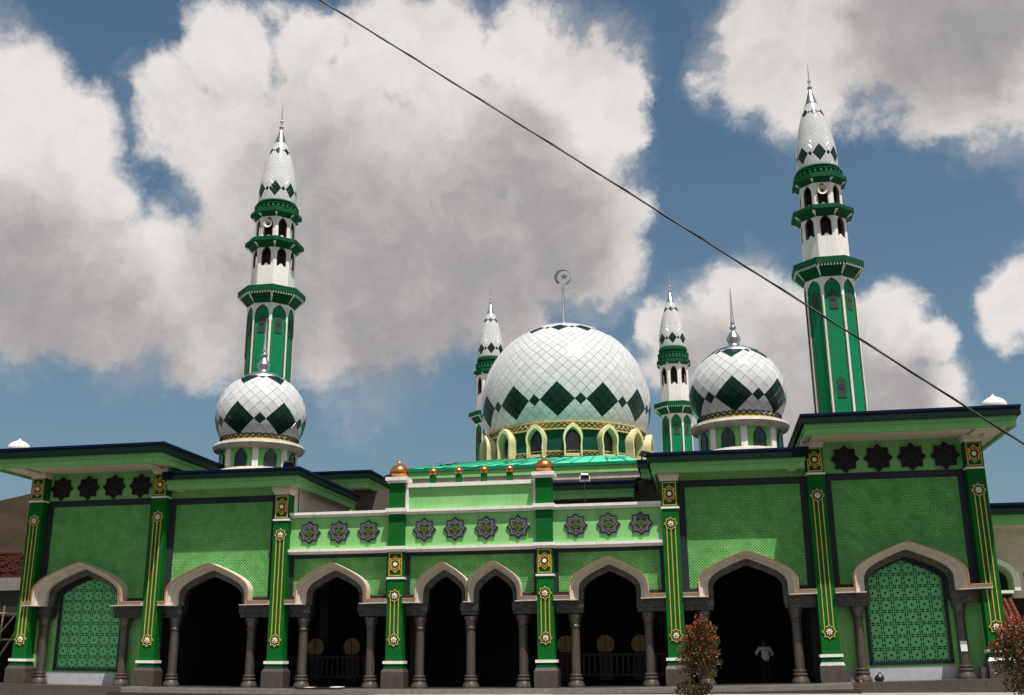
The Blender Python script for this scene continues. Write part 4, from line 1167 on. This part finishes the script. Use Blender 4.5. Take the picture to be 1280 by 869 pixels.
# ------------------------------------------------------------------ shrubs with red young leaves
M['leaf1'] = mat('green leaf', (.035,.07,.012), .45, (.07,.085,.02), scale=20)
M['leaf2'] = mat('red young leaf', (.30,.022,.012), .45, (.20,.05,.015), scale=20)
M['leaf3'] = mat('bronze leaf', (.17,.055,.018), .45, (.10,.07,.02), scale=20)
M['bark'] = mat('grey brown bark', (.12,.08,.055), .9, (.07,.05,.035), scale=30)
def shrub(x, y, clumps, label, stems, seed, leafn):
    rnd = random.Random(seed)
    P = empty('shrub', label, 'shrub', (x, y, GZ), 'red-tipped shrubs')
    b = MB()
    for (cx, cy, cz, rx, rz_) in clumps:
        base = stems[min(range(len(stems)), key=lambda i: abs(stems[i][0] - cx) + abs(stems[i][1] - cz) * .3)]
        b.tube([(base[0] * .3, 0, 0), (base[0], 0, base[1] * .6), (cx, cy, cz)], .035, 'bark', 5, r1=.008)
        for _ in range(7):
            a, e = rnd.uniform(0, 2 * PI), rnd.uniform(-.5, 1.2)
            b.tube([(cx, cy, cz - rz_ * .4), (cx + rx * .8 * math.cos(a), cy + rx * .8 * math.sin(a), cz + rz_ * .7 * math.sin(e))], .01, 'bark', 4, r1=.004)
    b.build('trunk', P)
    b = MB()
    tot = sum(c[3] * c[4] for c in clumps)
    for (cx, cy, cz, rx, rz_) in clumps:
        for _ in range(int(leafn * rx * rz_ / tot)):
            while True:
                u = Vector((rnd.uniform(-1, 1), rnd.uniform(-1, 1), rnd.uniform(-1, 1)))
                if .15 < u.length < 1: break
            p = Vector((cx + u.x * rx, cy + u.y * rx, cz + u.z * rz_)) + Vector((rnd.gauss(0, .03), rnd.gauss(0, .03), rnd.gauss(0, .04)))
            d = (Vector((u.x, u.y, u.z + .6)) + Vector((rnd.uniform(-.8, .8), rnd.uniform(-.8, .8), rnd.uniform(-.6, .8)))).normalized()
            sd = d.cross(Vector((rnd.uniform(-1, 1), rnd.uniform(-1, 1), rnd.uniform(-1, 1)))).normalized()
            l, w = rnd.uniform(.07, .15), rnd.uniform(.022, .040)
            nrm = d.cross(sd) * .012
            tip_ = u.z + rnd.uniform(-.5, .5)
            mt = 'leaf2' if (tip_ + (cz - 1.3) * .5 > .62 or rnd.random() < .07) else ('leaf3' if rnd.random() < .42 else 'leaf1')
            b.add([p, p + d * l * .5 + sd * w + nrm, p + d * l, p + d * l * .5 - sd * w + nrm], [(0, 1, 2), (0, 2, 3)], mt)
    b.build('crown', P)
# clump coordinates: x offset, y offset, height above ground
shrub(9.35, -6, [(.10, 0, 2.42, .20, .24), (.32, .05, 2.18, .24, .26), (-.12, 0, 2.12, .30, .22), (.42, 0, 1.80, .22, .26), (.02, .1, 1.78, .40, .26), (-.42, 0, 1.75, .22, .20), (.25, 0, 1.42, .40, .24), (-.40, 0, 1.32, .34, .24), (.42, 0, 1.12, .26, .2), (.02, 0, 1.05, .40, .22), (-.48, 0, .98, .24, .2), (.16, -.1, .78, .34, .2), (-.55, 0, .25, .30, .26), (-.15, -.1, .20, .36, .22), (.15, 0, .28, .22, .2)],
      'red-tipped green shrub standing before the arch left of the worshipper', [(-.05, 1.0), (-.2, .8)], 3, 3100)
shrub(19.6, -6, [(-.45, 0, 1.95, .36, .30), (.05, 0, 2.2, .42, .28), (-.75, .1, 1.45, .26, .26), (-.7, 0, .95, .28, .24), (-.40, 0, 1.60, .42, .32), (.05, 0, 1.60, .45, .34), (-.45, 0, 1.25, .36, .28), (.1, 0, 1.2, .42, .30), (.45, 0, 1.7, .4, .4), (.5, 0, 1.1, .4, .3), (-.2, 0, .85, .40, .26), (.3, 0, .7, .4, .26), (-.35, 0, .35, .36, .26), (.15, 0, .3, .4, .25)],
      'wide red-tipped shrub at the right edge before the end pillar', [(0, .9), (.2, .9)], 5, 3600)

# ------------------------------------------------------------------ worshipper seen from behind
M['shirt'] = mat('white shirt cloth', (.72,.72,.74), .85, (.62,.62,.65), scale=12, bump=.5, bscale=18)
M['trousers'] = mat('black trousers', (.012,.012,.016), .9)
M['skin'] = mat('brown skin', (.22,.10,.055), .55)
M['hair'] = mat('black hair', (.01,.008,.007), .6)
def skin_mesh(name, pts, edges, root, mname, parent, sub=2):
    me = bpy.data.meshes.new(name); me.from_pydata([p[:3] for p in pts], edges, [])
    o = bpy.data.objects.new(name, me); col.objects.link(o); o.parent = parent
    md = o.modifiers.new('skin', 'SKIN'); sv = me.skin_vertices[0].data
    for i, p in enumerate(pts): sv[i].radius = (p[3], p[4] if len(p) > 4 else p[3]); sv[i].use_root = (i == root)
    md.use_smooth_shade = True
    s_ = o.modifiers.new('sub', 'SUBSURF'); s_.levels = sub; s_.render_levels = sub
    me.materials.append(M[mname]); return o
PR = empty('person', 'person in white shirt and dark trousers bowing inside the dark arch right of centre', 'person', (12.05, 4.6, 0), rz=.15)
body = [(0, 0, .88, .13, .10), (0, .03, 1.05, .155, .12), (0, .10, 1.24, .17, .12), (0, .17, 1.36, .12, .10), (0, .24, 1.42, .055, .055),
        (-.20, .15, 1.34, .07, .07), (.20, .15, 1.34, .07, .07), (-.36, .22, 1.14, .05, .05), (.34, .20, 1.10, .05, .05),
        (-.26, .40, 1.02, .036, .036), (.22, .40, 1.0, .036, .036),
        (-.10, 0, .80, .10, .10), (.10, 0, .80, .10, .10), (-.12, .03, .46, .065, .065), (.12, .02, .46, .065, .065), (-.13, -.02, .10, .042, .042), (.13, -.02, .10, .042, .042), (-.14, .12, .04, .04, .03), (.14, .12, .04, .04, .03),
        (0, .30, 1.47, .085, .10), (0, .38, 1.50, .09, .10)]
be = [(0, 1), (1, 2), (2, 3), (3, 4), (3, 5), (3, 6), (5, 7), (6, 8), (7, 9), (8, 10), (0, 11), (0, 12), (11, 13), (12, 14), (13, 15), (14, 16), (15, 17), (16, 18), (4, 19), (19, 20)]
skin_mesh('body', body, be, 0, 'skin', PR)
sh_ = [(0, -.01, .77, .195, .160), (0, .03, 1.05, .180, .145), (0, .10, 1.24, .195, .145), (0, .17, 1.36, .135, .12), (-.20, .15, 1.33, .092, .09), (.20, .15, 1.33, .092, .09), (-.37, .22, 1.13, .066, .066), (.35, .20, 1.09, .066, .066), (-.31, .32, 1.06, .055, .055), (.28, .32, 1.04, .055, .055)]
skin_mesh('shirt', sh_, [(0, 1), (1, 2), (2, 3), (3, 4), (3, 5), (4, 6), (5, 7), (6, 8), (7, 9)], 0, 'shirt', PR)
tr = [(0, 0, .90, .165, .135), (-.10, 0, .76, .12, .12), (.10, 0, .76, .12, .12), (-.12, .03, .46, .09, .09), (.12, .02, .46, .09, .09), (-.13, -.02, .10, .075, .075), (.13, -.02, .10, .075, .075)]
skin_mesh('trousers', tr, [(0, 1), (0, 2), (1, 3), (2, 4), (3, 5), (4, 6)], 0, 'trousers', PR)
hr = [(0, .27, 1.50, .085, .10), (0, .37, 1.535, .095, .10)]
skin_mesh('hair', hr, [(0, 1)], 0, 'hair', PR)
for s in (-1, 1):
    hx = -.26 if s < 0 else .22
    pts = [(hx, .40, 1.02, .03, .02), (hx * .85, .47, .99, .034, .016)]; ed = [(0, 1)]
    for f_ in range(4):
        k = len(pts); o_ = (f_ - 1.5) * .018
        pts += [(hx * .8 + o_, .52, .975, .009), (hx * .77 + o_ * 1.1, .55 + .006 * (1.5 - abs(f_ - 1.5)), .955, .008), (hx * .76 + o_, .56, .93, .007)]; ed += [(1, k), (k, k + 1), (k + 1, k + 2)]
    k = len(pts); pts += [(hx * .85 - s * .035, .47, .985, .010), (hx * .82 - s * .05, .50, .965, .008)]; ed += [(0, k), (k, k + 1)]
    skin_mesh('hand', pts, ed, 0, 'skin', PR, 1)
